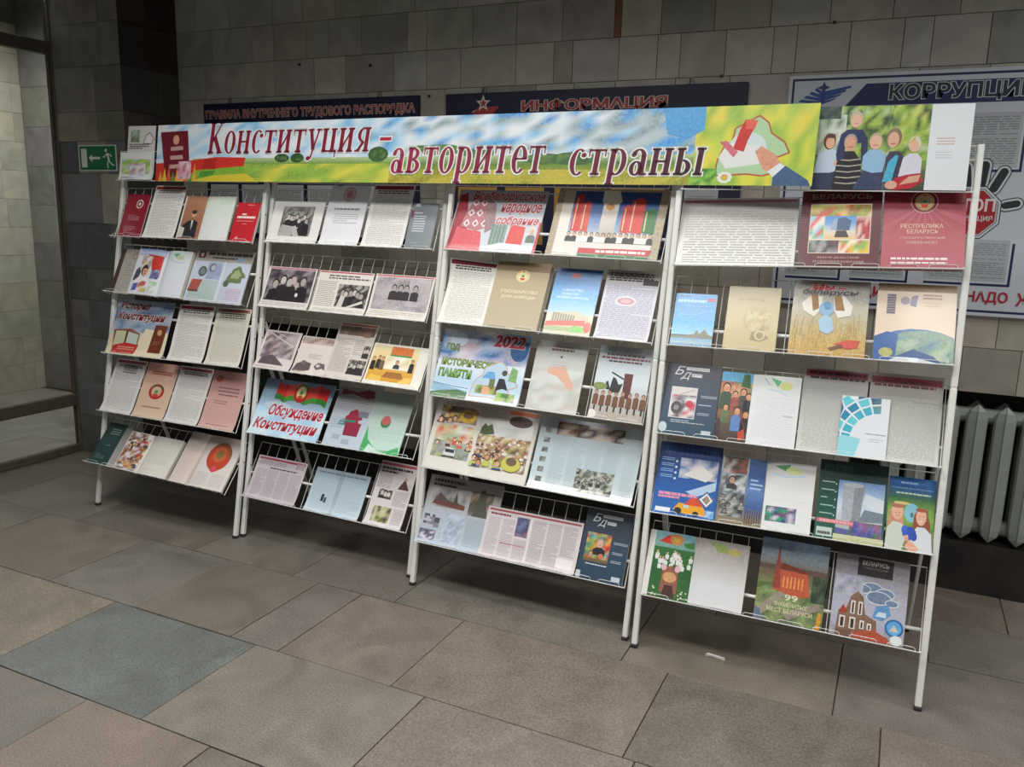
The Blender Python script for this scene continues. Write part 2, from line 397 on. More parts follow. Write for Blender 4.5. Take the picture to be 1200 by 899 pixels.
def breaks(x0, x1, lo, hi):
    br = [x0]
    while br[-1] < x1-hi: br.append(br[-1]+rng.uniform(lo, hi))
    br.append(x1); return br
def jit(c, d=9, t=3):
    k = rng.uniform(-d, d); return tuple(max(0, min(255, v+k+rng.uniform(-t, t))) for v in c)

# floor of large irregular stone slabs
floor = grout_box('floor', [(-4.5, -6, -.06, 6.5, 2.2, -.008)], M_GROUTF)
FR_ = [(-2.9, -2.35, [-1, -.2, .6, 1.3, 2.0, 2.75, 3.4, 4.2, 5, 5.6]), (-2.35, -1.81, [-1, -.3, .45, 1.2, 1.75, 2.5, 3.2, 3.9, 4.6, 5.6]),
       (-1.81, -1.28, [-1, -.1, .75, 1.56, 2.10, 2.85, 3.6, 4.3, 5, 5.6]), (-1.28, -.75, [-1, -.45, .3, 1.05, 1.8, 2.54, 3.28, 4.03, 4.75, 5.6]),
       (-.75, -.21, [-1, -.1, .63, 1.16, 1.67, 1.9, 2.4, 3.24, 3.95, 4.7, 5.6]), (-.21, .33, [-1, -.6, .1, .92, 1.52, 2.06, 3.06, 3.8, 4.5, 5.6]),
       (.33, .72, [-1, -.2, .5, 1.1, 1.9, 2.6, 3.3, 4.1, 5, 5.6]), (.72, 1.09, [-.38, .3, .9, 1.6, 2.2, 3.0, 3.7, 4.4, 5, 5.6])]
SLAB = [(113, 104, 96), (108, 103, 95), (106, 100, 92), (111, 103, 93), (104, 99, 92), (109, 104, 96)]
def slabcol(x, y, j):
    if j == 3 and 1.05 < x < 1.8: return (95, 99, 96)
    if j == 3 and .3 < x < 1.05: return (119, 111, 99)
    if j == 3 and 1.8 < x < 2.54: return (113, 108, 99)
    if j == 2 and 1.56 < x < 2.1: return (114, 103, 93)
    if j == 2 and x < 1.5: return (103, 99, 92)
    if j == 4 and 1.9 < x < 2.4: return (114, 105, 96)
    if j == 5 and 2.06 < x < 3.06: return (107, 103, 95)
    return jit(rng.choice(SLAB), 4, 1)
tiles(floor, 'paving_slab', M_FLOOR, (0, 0, -.011), (1, 0, 0), (0, 1, 0), (0, 0, 1), FR_, slabcol, th=.012, gap=.004)
tiles(floor, 'paving_slab', M_FLOOR, (0, 0, -.011), (1, 0, 0), (0, 1, 0), (0, 0, 1),
      [(-1.9+.53*i, -1.37+.53*i, [-3, -2.3, -1.6, -1.0]) for i in range(7)], lambda x, y, j: jit((112, 110, 104), 6), gap=.004)

# back wall: stone tiles, two heating niches, dark plinth
wall_back = grout_box('wall_back', [(-.40, 1.102, .915, 5.6, 1.34, 3.46), (.81, 1.102, .24, 3.72, 1.34, .915)], M_GROUT)
wr = grout_box('wall_recess', [(-.40, 1.34, 0, 5.6, 1.40, 3.46), (-.40, 1.12, 0, 5.6, 1.34, .232)], M_NICHE)
struct(wr)
bb = grout_box('baseboard_back', [(-.385, 1.090, 0, 5.6, 1.118, .236)], M_PLINTH)
WZ = [.915, 1.11, 1.305, 1.5, 1.695, 1.89, 2.08, 2.27, 2.47, 2.67, 2.87, 3.07, 3.27, 3.46]
rows = []
for a, b in zip(WZ, WZ[1:]):
    br = breaks(-.39, 5.55, .17, .34)
    if a == 2.27: br = [-.39, -.17, .15, .38, .67, .89, 1.21, 1.42, 1.63, 1.95, 2.16, 2.26, 2.5, 2.69, 2.8, 3.01, 3.22, 3.32, 3.54, 3.75, 3.86, 4.07, 4.3, 4.6, 5.55]
    if a == 2.47: br = [-.39, -.1, .22, .38, .62, .78, 1.0, 1.3, 1.42, 1.7, 1.95, 2.2, 2.47, 2.505, 2.7, 2.95, 3.2, 3.45, 3.7, 3.95, 4.2, 4.6, 5.55]
    rows.append((a, b, br))
for a, b in ((.24, .46), (.46, .69), (.69, .915)): rows.append((a, b, breaks(.812, 3.718, .2, .34)))
def wcol(x, z, j):
    if 2.47 < x < 2.505 and 2.47 < z < 2.67: return (126, 80, 44)
    if rng.random() < .12: return jit((146, 142, 132), 6)
    return jit((170, 165, 152), 7)
tiles(wall_back, 'stone_tile', M_TILE, (0, 1.102, 0), (1, 0, 0), (0, 0, 1), (0, -1, 0), rows, wcol)
# drilled holes and stubs left in the stone
bm = bmesh.new()
for x, z in ((.57, 2.44), (1.06, 2.41), (1.44, 2.235), (3.0, 2.27), (3.47, 2.47), (3.3, 2.6)):
    box(bm, x-.006, 1.082, z-.006, x+.006, 1.092, z+.006)
mk('wall_plug', bm, M_BOLT, wall_back)

# pillar on the left, faced with darker marble
pil = grout_box('wall_left', [(-.968, .672, 0, -.402, 1.34, 3.46)], M_GROUT)
rows = []; z = 0
hs = [.26, .22, .3, .24, .2, .28, .3, .19, .17, .26, .24, .24, .3, .25]
for h in hs:
    rows.append((z, z+h, rng.choice([[-.968, -.70, -.39], [-.968, -.62, -.39], [-.968, -.80, -.55, -.39]]))); z += h
def pcol(x, z, j):
    if 1.99 < z < 2.2 and x < -.6: return (136, 132, 116)
    if z > 1.99: return jit((116, 113, 103), 10)
    if rng.random() < .16: return jit((152, 149, 132), 7)
    return jit((98, 101, 100), 16)
tiles(pil, 'stone_tile', M_PILLAR, (0, .672, 0), (1, 0, 0), (0, 0, 1), (0, -1, 0), rows, pcol)
rows = []; z = 0
for h in hs: rows.append((z, z+h, rng.choice([[.660, .86, 1.09], [.660, .94, 1.09]]))); z += h
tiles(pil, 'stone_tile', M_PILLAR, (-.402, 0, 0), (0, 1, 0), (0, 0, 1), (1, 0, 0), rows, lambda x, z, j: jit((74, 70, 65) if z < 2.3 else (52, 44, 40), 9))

# lobby beyond the glass
wfl = grout_box('wall_far_left', [(-3.2, -4, 0, -3.012, 1.9, 3.46)], M_GROUT)
tiles(wfl, 'stone_tile', M_TILE, (-3.012, 0, 0), (0, 1, 0), (0, 0, 1), (1, 0, 0),
      [(.235*i, .235*i+.235, breaks(-.4, 1.86, .3, .5)) for i in range(13)], lambda x, z, j: jit((176, 174, 160), 8))
wfb = grout_box('wall_far_back', [(-3.0, 1.872, 0, -.98, 1.95, 3.46)], M_GROUT)
tiles(wfb, 'stone_tile', M_PILLAR, (0, 1.872, 0), (1, 0, 0), (0, 0, 1), (0, -1, 0),
      [(.32*i, .32*i+.32, breaks(-3, -.98, .3, .6)) for i in range(10)], lambda x, z, j: jit((112, 114, 110), 9))
grout_box('wall_side', [(-.98, 1.34, 0, -.40, 1.95, 3.46)], M_GROUT)
grout_box('ceiling', [(-4.5, -6, 3.46, 6.5, 2.2, 3.56)], M_CEIL)

# glazed partition
win = empty('window_1', Matrix.Translation((-1.0, -1, 0))); struct(win)
def wpart(name, mat, b, bev=.003):
    bm = bmesh.new(); box(bm, b[0], b[1]+1, b[2], b[3], b[4]+1, b[5], None, bev); return mk(name, bm, mat, win)
YS = [.685, -.95, -2.55, -4.0]
for y in YS: wpart('stile', M_FRAME, (-.03, y-.03, .0, .03, y+.03, 3.45))
for a, b in zip(YS[1:], YS):
    for z0, z1 in ((0.002, .05), (.315, .39), (2.5, 2.575), (3.38, 3.45)):
        wpart('rail', M_FRAME, (-.026, a+.03, z0, .026, b-.03, z1))
    for z0, z1 in ((.05, .315), (.39, 2.5), (2.575, 3.38)):
        wpart('pane', M_GLASS, (-.004, a+.03, z0, .004, b-.03, z1), 0)
    wpart('glazing_bead', M_FRAME, (.004, b-.045, .39, .016, b-.03, 2.5), .001)

def art_child(name, parent, a, mat, M, **kw):
    o = mk(name, a.mesh(lambda x, y: (x, y, 0), **kw), mat, parent); o.matrix_local = M; return o
def vert_M(x, y, z): return Matrix(((1, 0, 0, x), (0, 0, -1, y), (0, 1, 0, z), (0, 0, 0, 1)))   # upright, facing the room

# exit sign
bm = bmesh.new(); box(bm, 0, 0, 0, .325, .005, .152, None, .001)
sign = mk('exit_sign', bm, M_CARD); sign.location = (-.787, .654, 1.815)
tag(sign, 'green exit sign with a running man and arrow on the grey stone pillar', 'sign')
a = Art(.325, .152, 'C9D6CC'); a.r(.02, .04, .98, .96, '0E6B38'); a.r(.07, .14, .22, .86, 'D8DED6')
a.p([(.27, .5), (.36, .66), (.36, .55), (.57, .55), (.57, .45), (.36, .45), (.36, .34)], 'D8DED6')
a.e(.735, .79, .03, 'D8DED6'); a.l([(.77, .68), (.80, .4)], .05, 'D8DED6'); a.l([(.76, .68), (.68, .52), (.64, .56)], .022, 'D8DED6'); a.l([(.80, .66), (.88, .56)], .022, 'D8DED6')
a.l([(.79, .4), (.76, .28), (.77, .1)], .028, 'D8DED6'); a.l([(.80, .4), (.87, .26), (.93, .22)], .028, 'D8DED6')
art_child('sign_print', sign, a, M_SIGN, vert_M(0, -.0004, 0))

# information boards on the wall
def board(x0, x1, z0, z1, mat, label, name='notice_board', th=.02):
    bm = bmesh.new(); box(bm, 0, 0, 0, x1-x0, th, z1-z0, None, .002)
    o = mk(name, bm, mat); o.location = (x0, 1.088-th, z0); tag(o, label, 'board')
    return o
def hooks(o, xs, h):
    for x in xs:
        bm = bmesh.new(); tube(bm, [(x-.012, .012, h-.004), (x-.006, .012, h+.03), (x+.006, .012, h+.03), (x+.012, .012, h-.004)], .003, 5)
        mk('hanger', bm, M_HOOK, o)
def pocket(o, x0, x1, z0, z1, base, lines='7C7A76', n=26):
    bm = bmesh.new(); box(bm, x0, -.004, z0, x1, 0, z1); p = mk('document_pocket', bm, M_CARD, o)
    a = Art(x1-x0, z1-z0, base); a.b(.08, .06, .92, .9, n, lines)
    art_child('document', p, a, M_SIGN, vert_M(x0, -.0045, z0))
b1 = board(-.165, 1.385, 1.44, 2.24, M_NAVY, 'dark blue notice board headed in red, at the left of the wall')
a = Art(1.55, .14, '0F1434'); a.t('ПРАВИЛА ВНУТРЕННЕГО ТРУДОВОГО РАСПОРЯДКА', .01, .3, .985, .72, 'A63A32', .02, 0, 'D8CFC6')
art_child('heading', b1, a, M_SIGN, vert_M(0, -.0006, .66)); hooks(b1, (.2, 1.29), .8)
for i in range(6):
    for z0 in (.03, .35): pocket(b1, .035+.252*i, .255+.252*i, z0, z0+.29, 'B4B5B6')
b2 = board(1.555, 3.128, 1.44, 2.238, M_NAVY, 'dark blue board headed with one red word, in the middle of the wall')
a = Art(1.573, .14, '0F1434'); a.t('ИНФОРМАЦИЯ', .283, .23, .765, .68, 'A63A32', .03, 0, 'D8CFC6')
k = 1.573/.14
a.p([(.098, .3), (.2, .5), (.13, .5)], 'C9C2B4'); a.p([(.098, .2), (.175, .2), (.203, .5), (.125, .5)], 'A63A32')
a.p([(.1425+.028*(1 if i % 2 == 0 else .42)*math.sin(i*math.pi/5), .62+.32*(1 if i % 2 == 0 else .42)*math.cos(i*math.pi/5)) for i in range(10)], 'D8CFC6')
a.p([(.1425+.016*(1 if i % 2 == 0 else .42)*math.sin(i*math.pi/5), .62+.18*(1 if i % 2 == 0 else .42)*math.cos(i*math.pi/5)) for i in range(10)], 'A63A32')
art_child('heading', b2, a, M_SIGN, vert_M(0, -.0006, .658)); hooks(b2, (.22, 1.31), .798)
for x0, x1, c in ((.085, .315, 'A8843C'), (.365, .585, 'A8843C'), (.645, .895, 'A5803A'), (.945, 1.215, 'A07C3A'), (1.315, 1.475, 'A4A6A8')):
    for z0 in (.03, .35): pocket(b2, x0, x1, z0, z0+.29, c, '6A5A38' if c != 'A4A6A8' else '7C7A76')
b3 = board(3.308, 5.15, 1.25, 2.253, M_BOARD, 'white anti-corruption board with navy border and red stop sign on the right wall', 'information_board')
W3, H3 = 1.842, 1.003
a = Art(W3, H3, 'BFC4CC'); f3 = lambda x, z: ((x-3.308)/W3, (z-1.25)/H3)
for d, c in ((.014, '1D2350'), (.024, 'BFC4CC')): a.r(d/W3, d/H3, 1-d/W3, 1-d/H3, c)
X = lambda x: (x-3.308)/W3
Zz = lambda z: (z-1.25)/H3
a.p([f3(3.548, 2.119), f3(5.1, 2.119), f3(5.1, 2.209), f3(3.627, 2.209)], '1B2152')
a.t('КОРРУПЦИИ', X(3.72), Zz(2.128), X(4.262), Zz(2.203), '1E2A2C', .03, 0, 'C6CCD0')
for i in range(4): a.p([f3(3.352+.022*i, 2.141+.016*i), f3(3.452, 2.128+.012*i), f3(3.50+.022*i, 2.146+.016*i), f3(3.515+.017*i, 2.156+.016*i), f3(3.452, 2.14+.014*i), f3(3.365+.02*i, 2.152+.016*i)], '2A4C8C')
a.p([f3(3.452, 2.135), f3(3.458, 2.135), f3(3.462, 2.19), f3(3.482, 2.2), f3(3.462, 2.208), f3(3.455, 2.226), f3(3.448, 2.208), f3(3.428, 2.2), f3(3.448, 2.19)], '23366E')
def doc(x0, z0, x1, z1, n, c='A9AEB2'):
    a.r(X(x0+.012), Zz(z0-.010), X(x1+.010), Zz(z1-.02), '1D2350'); a.r(X(x0), Zz(z0), X(x1), Zz(z1), 'C4C8CE'); a.r(X(x0+.008), Zz(z0+.008), X(x1-.008), Zz(z1-.006), c)
    a.b(X(x0+.02), Zz(z0+.02), X(x1-.02), Zz(z1-.02), n, '858B90')
doc(3.352, 1.378, 3.589, 1.72, 26); doc(3.628, 1.382, 3.864, 1.72, 26); doc(3.925, 1.386, 4.251, 1.574, 17); doc(3.80, 1.852, 4.235, 2.085, 20, 'AEB2B6')
doc(4.45, 1.386, 4.80, 1.9, 34)
cx, cz = 4.085, 1.678
def fing(x0, z0, x1, z1, r):
    for rr, c in ((r+.012, '2A3136'), (r+.008, 'C6CACE'), (r, '22302E')):
        a.e(X(x1), Zz(z1), rr/W3, c, rr/H3, 12); a.e(X(x0), Zz(z0), rr/W3, c, rr/H3, 12); a.l([f3(x0, z0), f3(x1, z1)], 2*rr/W3, c)
fing(4.06, 1.76, 4.045, 1.86, .018); fing(4.105, 1.77, 4.113, 1.868, .018); fing(4.155, 1.775, 4.185, 1.842, .016); fing(4.205, 1.708, 4.245, 1.716, .014)
for rr, c in ((.116, '2A3136'), (.112, 'C6CACE'), (.104, '2F4A52'), (.101, 'B9BEC2'), (.096, 'A02028')):
    a.p([f3(cx+rr*math.cos(R(22.5+45*i)), cz+rr*math.sin(R(22.5+45*i))) for i in range(8)], c)
a.t('СТОП', X(4.0), Zz(1.682), X(4.17), Zz(1.735), 'D6D2D0', .03); a.t('КОРРУПЦИЯ', X(4.0), Zz(1.64), X(4.165), Zz(1.665), 'D6D2D0', .02)
a.t('ДИ', X(3.69), Zz(1.296), X(3.782), Zz(1.352), 'A3202C', .03); a.t('НАДО', X(4.107), Zz(1.300), X(4.262), Zz(1.354), 'A3202C', .03); a.t('Ж', X(4.292), Zz(1.300), X(4.345), Zz(1.354), 'A3202C', .03)
art_child('board_print', b3, a, M_SIGN, vert_M(0, -.0006, 0))

# cast-iron radiator in the right niche
rad = empty('radiator', Matrix.Translation((4.45, 1.15, .25)))
tag(rad, 'grey-white cast iron radiator set in the wall niche at right', 'radiator')
def rad_section():
    bm = bmesh.new()
    for y0, dp in ((-.052, .026), (.052, .026)):
        prof = [(0, .004, .3), (.028, .034, .8), (.06, .042, 1), (.30, .042, 1), (.55, .042, 1), (.585, .034, .8), (.612, .004, .3)]
        rings = []
        for z, hw, s in prof:
            rings.append([bm.verts.new((x*hw, y0+y*dp*s, z)) for x, y in ((-1, 0), (-.82, -.55), (-.14, -.8), (0, -1), (.14, -.8), (.82, -.55), (1, 0), (.7, .8), (0, 1), (-.7, .8))])
        for A, B in zip(rings, rings[1:]):
            for i in range(10): bm.faces.new((A[i], A[(i+1) % 10], B[(i+1) % 10], B[i]))
        bm.faces.new(rings[0][::-1]); bm.faces.new(rings[-1])
    for z in (.055, .555): tube(bm, [(-.0535, 0, z), (.0535, 0, z)], .034, 12); tube(bm, [(0, -.05, z), (0, .05, z)], .03, 10)
    return bm
s0 = None
for i in range(12):
    if s0 is None: s0 = mk('section', rad_section(), M_RAD, rad); s = s0
    else: s = s0.copy(); COL.objects.link(s)
    s.location = (-.555+.107*i, 0, 0)
bm = bmesh.new(); tube(bm, [(-.61, 0, .555), (-.66, 0, .555), (-.68, .02, .555), (-.68, .18, .555)], .016, 8); mk('pipe', bm, M_RAD, rad, True)
for x in (-.3, .4):
    bm = bmesh.new(); box(bm, x-.012, .0, .50, x+.012, .189, .52); mk('bracket', bm, M_BOLT, rad)

# torn scrap of white paper lying on the floor
bm = bmesh.new()
pts = [(-.035, -.006), (-.028, .012), (-.012, .014), (.034, -.004), (.037, -.016), (-.012, .002), (-.024, -.002)]
lo = [bm.verts.new((x, y, 0)) for x, y in pts]; hi = [bm.verts.new((x, y, .002+.006*abs(x)/.035)) for x, y in pts]
bm.faces.new(hi); bm.faces.new(lo[::-1])
for i in range(7): bm.faces.new((lo[i], lo[(i+1) % 7], hi[(i+1) % 7], hi[i]))
sp = mk('paper_scrap', bm, M_SCRAP); sp.location = (3.37, -.02, .0012); sp.rotation_euler = (0, 0, .1)
tag(sp, 'small torn white paper scrap on the floor below the rightmost rack', 'paper')

# ================================================================== display racks
WW, LEAN = .9856, .1757688722
TL = math.tan(LEAN)
RK = [(0, 0, .00113), (1.00063, .03688, -.00595), (2.04081, -.03167, -.02141), (3.07510, -.08861, .04984)]
ZL = {0: [(1.746, 1.740), (1.446, 1.447), (1.150, 1.142), (.832, .845), (.525, .529), (.249, .238)],
      1: [(1.742, 1.737), (1.453, 1.454), (1.144, 1.140), (.848, .837), (.528, .536), (.220, .211)],
      2: [(1.736, 1.730), (1.459, 1.451), (1.149, 1.142), (.839, .838), (.529, .522), (.208, .213)],
      3: [(1.729, 1.730), (1.438, 1.469), (1.148, 1.158), (.820, .820), (.525, .530), (.215, .204)]}
OFF = [-.045, -.045, -.03, -.02]
TILT = [[8, 23, 25, 22, 27, 40], [8, 23, 25, 31, 33, 31], [8, 27, 27, 24, 27, 27], [8, 26, 26, 26, 27, 26]]
LIP = {(0, 2): .046, (0, 5): .046, (2, 4): .026, (2, 2): .03, (3, 1): .034, (3, 2): .024, (3, 3): .03, (3, 4): .03, (3, 5): .03, (0, 1): .03}
FRM = {}; RACKM = []
for rk, (x, y, t) in enumerate(RK):
    RM = Matrix.Translation((x, y, 0)) @ Matrix.Rotation(t, 4, 'Z'); RACKM.append(RM)
    for row in range(6):
        zl, zr = ZL[rk][row]; off = -.085 if (rk, row) == (0, 5) else OFF[rk]
        O = Vector((0, zl*TL+off, zl)); e = (Vector((WW, zr*TL+off, zr))-O).normalized()
        T = R(TILT[rk][row]); p = Vector((0, math.sin(T), math.cos(T))); p = (p-e*p.dot(e)).normalized()
        M = Matrix((e, p, e.cross(p))).transposed().to_4x4(); M.translation = O
        FRM[rk, row] = M
RLAB = ['white metal display rack, leftmost of the four, next to the exit sign pillar',
        'white metal display rack, second from the left, with black-and-white photo sheets',
        'white metal display rack, third from the left, with spread newspapers low down',
        'white metal display rack, rightmost of the four, in front of the radiator']
def make_rack(rk):
    root = empty('display_rack', RACKM[rk]); tag(root, RLAB[rk], 'rack', 'white metal display racks in a row')
    def pp(z): return z*TL
    for x in (0, WW):
        ztop = 1.885
        bm = bmesh.new(); bar(bm, (x, pp(.012), .012), (x, pp(1.083), 1.083), .0215, .0215, .003); bar(bm, (x, pp(1.087), 1.087), (x, pp(ztop), ztop), .0215, .0215, .003)
        bar(bm, (x, pp(1.0), 1.0), (x, pp(1.15), 1.15), .018, .018, .001)
        po = mk('post', bm, M_WHITE, root)
        bm = bmesh.new(); box(bm, x-.0125, -.0115, 0, x+.0125, .0145, .014, None, .002); mk('foot_cap', bm, M_CAP, po)
        s = 1 if x == 0 else -1
        for row in range(6):
            zl, zr = ZL[rk][row]; zz = (zl if x == 0 else zr)+.14
            bm = bmesh.new(); tube(bm, [(x-.0116, pp(zz), zz), (x+.0116, pp(zz), zz)], .0038, 6); mk('bolt', bm, M_BOLT, po)
        xi = x+s*.003
        bm = bmesh.new(); bar(bm, (xi, .205, 1.06), (xi, .60, .012), .012, .018, .002); rl = mk('rear_leg', bm, M_WHITE, root)
        bm = bmesh.new(); box(bm, xi-.0068, .588, 0, xi+.0068, .612, .014, None, .002); mk('foot_cap', bm, M_CAP, rl)
        bm = bmesh.new(); tube(bm, [(xi-.0075, .198, 1.052), (xi+.0075, .198, 1.052)], .006, 6); mk('hinge_pin', bm, M_BOLT, rl)
    for row in range(6):
        F = FRM[rk, row]; T = R(TILT[rk][row]); off = -.085 if (rk, row) == (0, 5) else OFF[rk]
        if row == 0: zc = ZL[rk][0][0]+.105; c0 = Vector((0, pp(zc)+.004, zc)); c1 = Vector((WW, pp(zc)+.004, zc))
        else:
            t = -off/(math.sin(T)-math.cos(T)*TL)
            c0 = F @ Vector((0, t, -.0095)); c1 = F @ Vector((WW, t, -.0095))
        bm = bmesh.new(); tube(bm, [c0, c1], .0068, 8); mk('crossbar', bm, M_WHITE, root, True)
        L = .012 if row == 0 else LIP.get((rk, row), .022); V = .15 if row == 0 else .283; x0, x1 = .0155, WW-.0155
        f = lambda x, y, z: F @ Vector((x, y, z))
        bm = bmesh.new(); r = .0019
        tube(bm, [f(x0, .001, L), f(x0, -.003, L-.004), f(x0, -.003, 0), f(x0, V, -.0018), f(x1, V, -.0018), f(x1, -.003, 0), f(x1, -.003, L-.004), f(x1, .001, L)], r, 5)
        tube(bm, [f(x0-.006, -.003, L), f(x1+.006, -.003, L)], .0022, 5)
        ws = mk('wire_shelf', bm, M_WIRE, root)
        bm = bmesh.new(); n = 16
        for i in range(1, n): 
            x = x0+(x1-x0)*i/n
            tube(bm, [f(x, V, -.0018), f(x, -.003, -.0012), f(x, -.003, L)], .0014, 4)
        o = mk('back_wires', bm, M_WIRE, ws); o['kind'] = 'stuff'
        if row == 0: continue
        bm = bmesh.new(); n = 8; w_ = (x1-x0)/n
        for i in range(n):
            a = x0+w_*(i+.14); b = x0+w_*(i+.86)
            tube(bm, [f(a, -.003, L), f(a, .006, L+.001), f(a+.008, .010, L+.001), f(b-.008, .010, L+.001), f(b, .006, L+.001), f(b, -.003, L)], .001, 4)
        o = mk('retaining_loops', bm, M_WIRE, ws); o['kind'] = 'stuff'
for rk in range(4): make_rack(rk)

# ------------------------------------------------------------------ builders for what lies on the shelves
def pwl(xs, f):            # the same curve as straight runs between the samples, so print and paper bend alike
    ys = [f(x) for x in xs]
    def g(x):
        i = 0
        while i < len(xs)-2 and x > xs[i+1]: i += 1
        t = (x-xs[i])/(xs[i+1]-xs[i]); return ys[i]+(ys[i+1]-ys[i])*min(1, max(0, t))
    return g
def lsp(a, b, n): return [a+(b-a)*i/n for i in range(n+1)]
def block(bm, fn, fb, xs, ys):
    top = [[bm.verts.new(fn(x, y)) for x in xs] for y in ys]; bot = [[bm.verts.new(fb(x, y)) for x in xs] for y in ys]
    nx, ny = len(xs)-1, len(ys)-1
    for j in range(ny):
        for i in range(nx):
            bm.faces.new((top[j][i], top[j][i+1], top[j+1][i+1], top[j+1][i]))
            bm.faces.new((bot[j][i], bot[j+1][i], bot[j+1][i+1], bot[j][i+1]))
    for i in range(nx):
        bm.faces.new((bot[0][i], bot[0][i+1], top[0][i+1], top[0][i])); bm.faces.new((top[ny][i], top[ny][i+1], bot[ny][i+1], bot[ny][i]))
    for j in range(ny):
        bm.faces.new((bot[j][0], top[j][0], top[j+1][0], bot[j+1][0])); bm.faces.new((top[j][nx], bot[j][nx], bot[j+1][nx], top[j+1][nx]))
ORD = ['top', 'first', 'second', 'third', 'fourth', 'fifth']
RNM = ['leftmost', 'second', 'third', 'rightmost']
def put(rk, row, x0, zo=0, rot=0, y=.001):
    return RACKM[rk] @ FRM[rk, row] @ Matrix.Translation((x0, y, .0022+zo)) @ Matrix.Rotation(R(rot), 4, 'Z')
def fin(root, rk, row, label, cat):
    g = 'printed matter on the %s shelf of the %s rack' % (ORD[row], RNM[rk])
    tag(root, label, cat, g); return root
def clampx(x0, x1): return max(.0125, x0), min(WW-.0125, x1)
def sheet(rk, row, x0, x1, h, fn, label, name='printed_sheet', cat='sheet', zo=0, rot=0, gloss=False, base='E6E4DE', bend=.010, curl=0, T=.0016):
    x0, x1 = clampx(x0, x1); W = x1-x0; a = Art(W, h, base); fn(a)
    ys = [0, .008, .018, .03, .05]+([] if not curl else lsp(.55*h, h, 5)[:-1])+[h]; xs = [0, W] if not curl else lsp(0, W, 5)
    zb = pwl(ys, lambda y: bend*(max(0, .05-y)/.05)**2); zc = pwl(ys, lambda y: curl*(max(0, y/h-.55)/.45)**2)
    def s(x, y): return x, y, zb(y)+zc(y)*max(0, 1-x/W)
    bm = bmesh.new(); block(bm, lambda x, y: (x, y, s(x, y)[2]+T), lambda x, y: s(x, y), xs, ys)
    o = mk(name, bm, M_PAPER); o.matrix_world = put(rk, row, x0, zo, rot)
    mk('printed_face', a.mesh(s, cv=[y/h for y in ys[1:-1]], cu=[x/W for x in xs[1:-1]], z0=T+.0002), M_GLOSS if gloss else M_PRINT, o)
    return fin(o, rk, row, label, cat)
def mag(rk, row, x0, x1, h, fn, label, name='magazine', cat='magazine', zo=0, rot=0, gloss=True, base='E6E4DE', T=.005):
    x0, x1 = clampx(x0, x1); W = x1-x0; a = Art(W, h, base); fn(a)
    root = empty(name, put(rk, row, x0, zo, rot))
    xs = lsp(0, W, 6); zm = pwl(xs, lambda x: .0015*math.sin(math.pi*x/W))
    s = lambda x, y: (x, y, zm(x))
    bm = bmesh.new(); block(bm, lambda x, y: (x, y, T-.0006+s(x, y)[2]), lambda x, y: (x, y, 0), xs, [.001, h-.001]); mk('page_block', bm, M_PAGES, root)
    bm = bmesh.new(); block(bm, lambda x, y: (x, y, T+s(x, y)[2]), lambda x, y: (x, y, T-.0006+s(x, y)[2]), xs, [0, h]); c = mk('cover', bm, M_CARD, root)
    mk('cover_print', a.mesh(s, cu=[x/W for x in xs[1:-1]], z0=T+.0002), M_GLOSS if gloss else M_PRINT, c)
    return fin(root, rk, row, label, cat)
def book(rk, row, x0, x1, h, fn, label, cover, name='book', cat='book', zo=0, rot=0, gloss=True, T=.016):
    x0, x1 = clampx(x0, x1); W = x1-x0; a = Art(W, h, cover); fn(a); root = empty(name, put(rk, row, x0, zo, rot)); m = cmat(cover)
    bm = bmesh.new(); box(bm, 0, 0, 0, W, h, .0025); box(bm, 0, 0, T-.0025, W, h, T, None, .0006); box(bm, 0, 0, .0025, .003, h, T-.0025)
    c = mk('cover', bm, m, root)
    bm = bmesh.new(); box(bm, .003, .003, .0025, W-.003, h-.003, T-.0025); mk('page_block', bm, M_PAGES, root)
    mk('cover_print', a.mesh(lambda x, y: (x, y, 0), z0=T+.0002), M_GLOSS if gloss else M_PRINT, c)
    return fin(root, rk, row, label, cat)
def openb(rk, row, x0, x1, h, fn, label, g=.5, T=.012, cover='8A8478', name='open_book', cat='book', zo=0, rot=0, gloss=False, base='E6E4DE', flap=0, flapfn=None):
    x0, x1 = clampx(x0, x1); W = x1-x0; root = empty(name, put(rk, row, x0, zo, rot)); C = .003
    f0 = flap; P = W-f0; a = Art(P, h, base); fn(a)
    def z(x):
        gx = g*P; t = (gx-x)/gx if x < gx else (x-gx)/(P-gx)
        return C+T*((1-math.exp(-6*t))*(1-.3*t)*.85+.15)
    xs = lsp(0, g*P, 8)+lsp(g*P, P, 8)[1:]; e = .002; zz = pwl(xs, z)
    s = lambda x, y: (x+f0, y, zz(x))
    bm = bmesh.new(); box(bm, 0, 0, 0, W, h, C-.0002, None, .0005); mk('cover', bm, cmat(cover), root)
    for lo, hi in ((0, 8), (8, 16)):
        bm = bmesh.new(); block(bm, lambda x, y: s(x, y), lambda x, y: (x+f0, y, C), xs[lo:hi+1], [e, h-e]); mk('page_block', bm, M_PAGES, root)
    mk('printed_pages', a.mesh(s, cu=[x/P for x in xs[1:-1]], z0=.0003), M_GLOSS if gloss else M_PRINT, root)
    if flap:
        b = Art(flap, h, 'B4B0A6'); flapfn(b); mk('endpaper', b.mesh(lambda x, y: (x, y, 0), z0=C+.0003), M_PRINT, root)
    return fin(root, rk, row, label, cat)

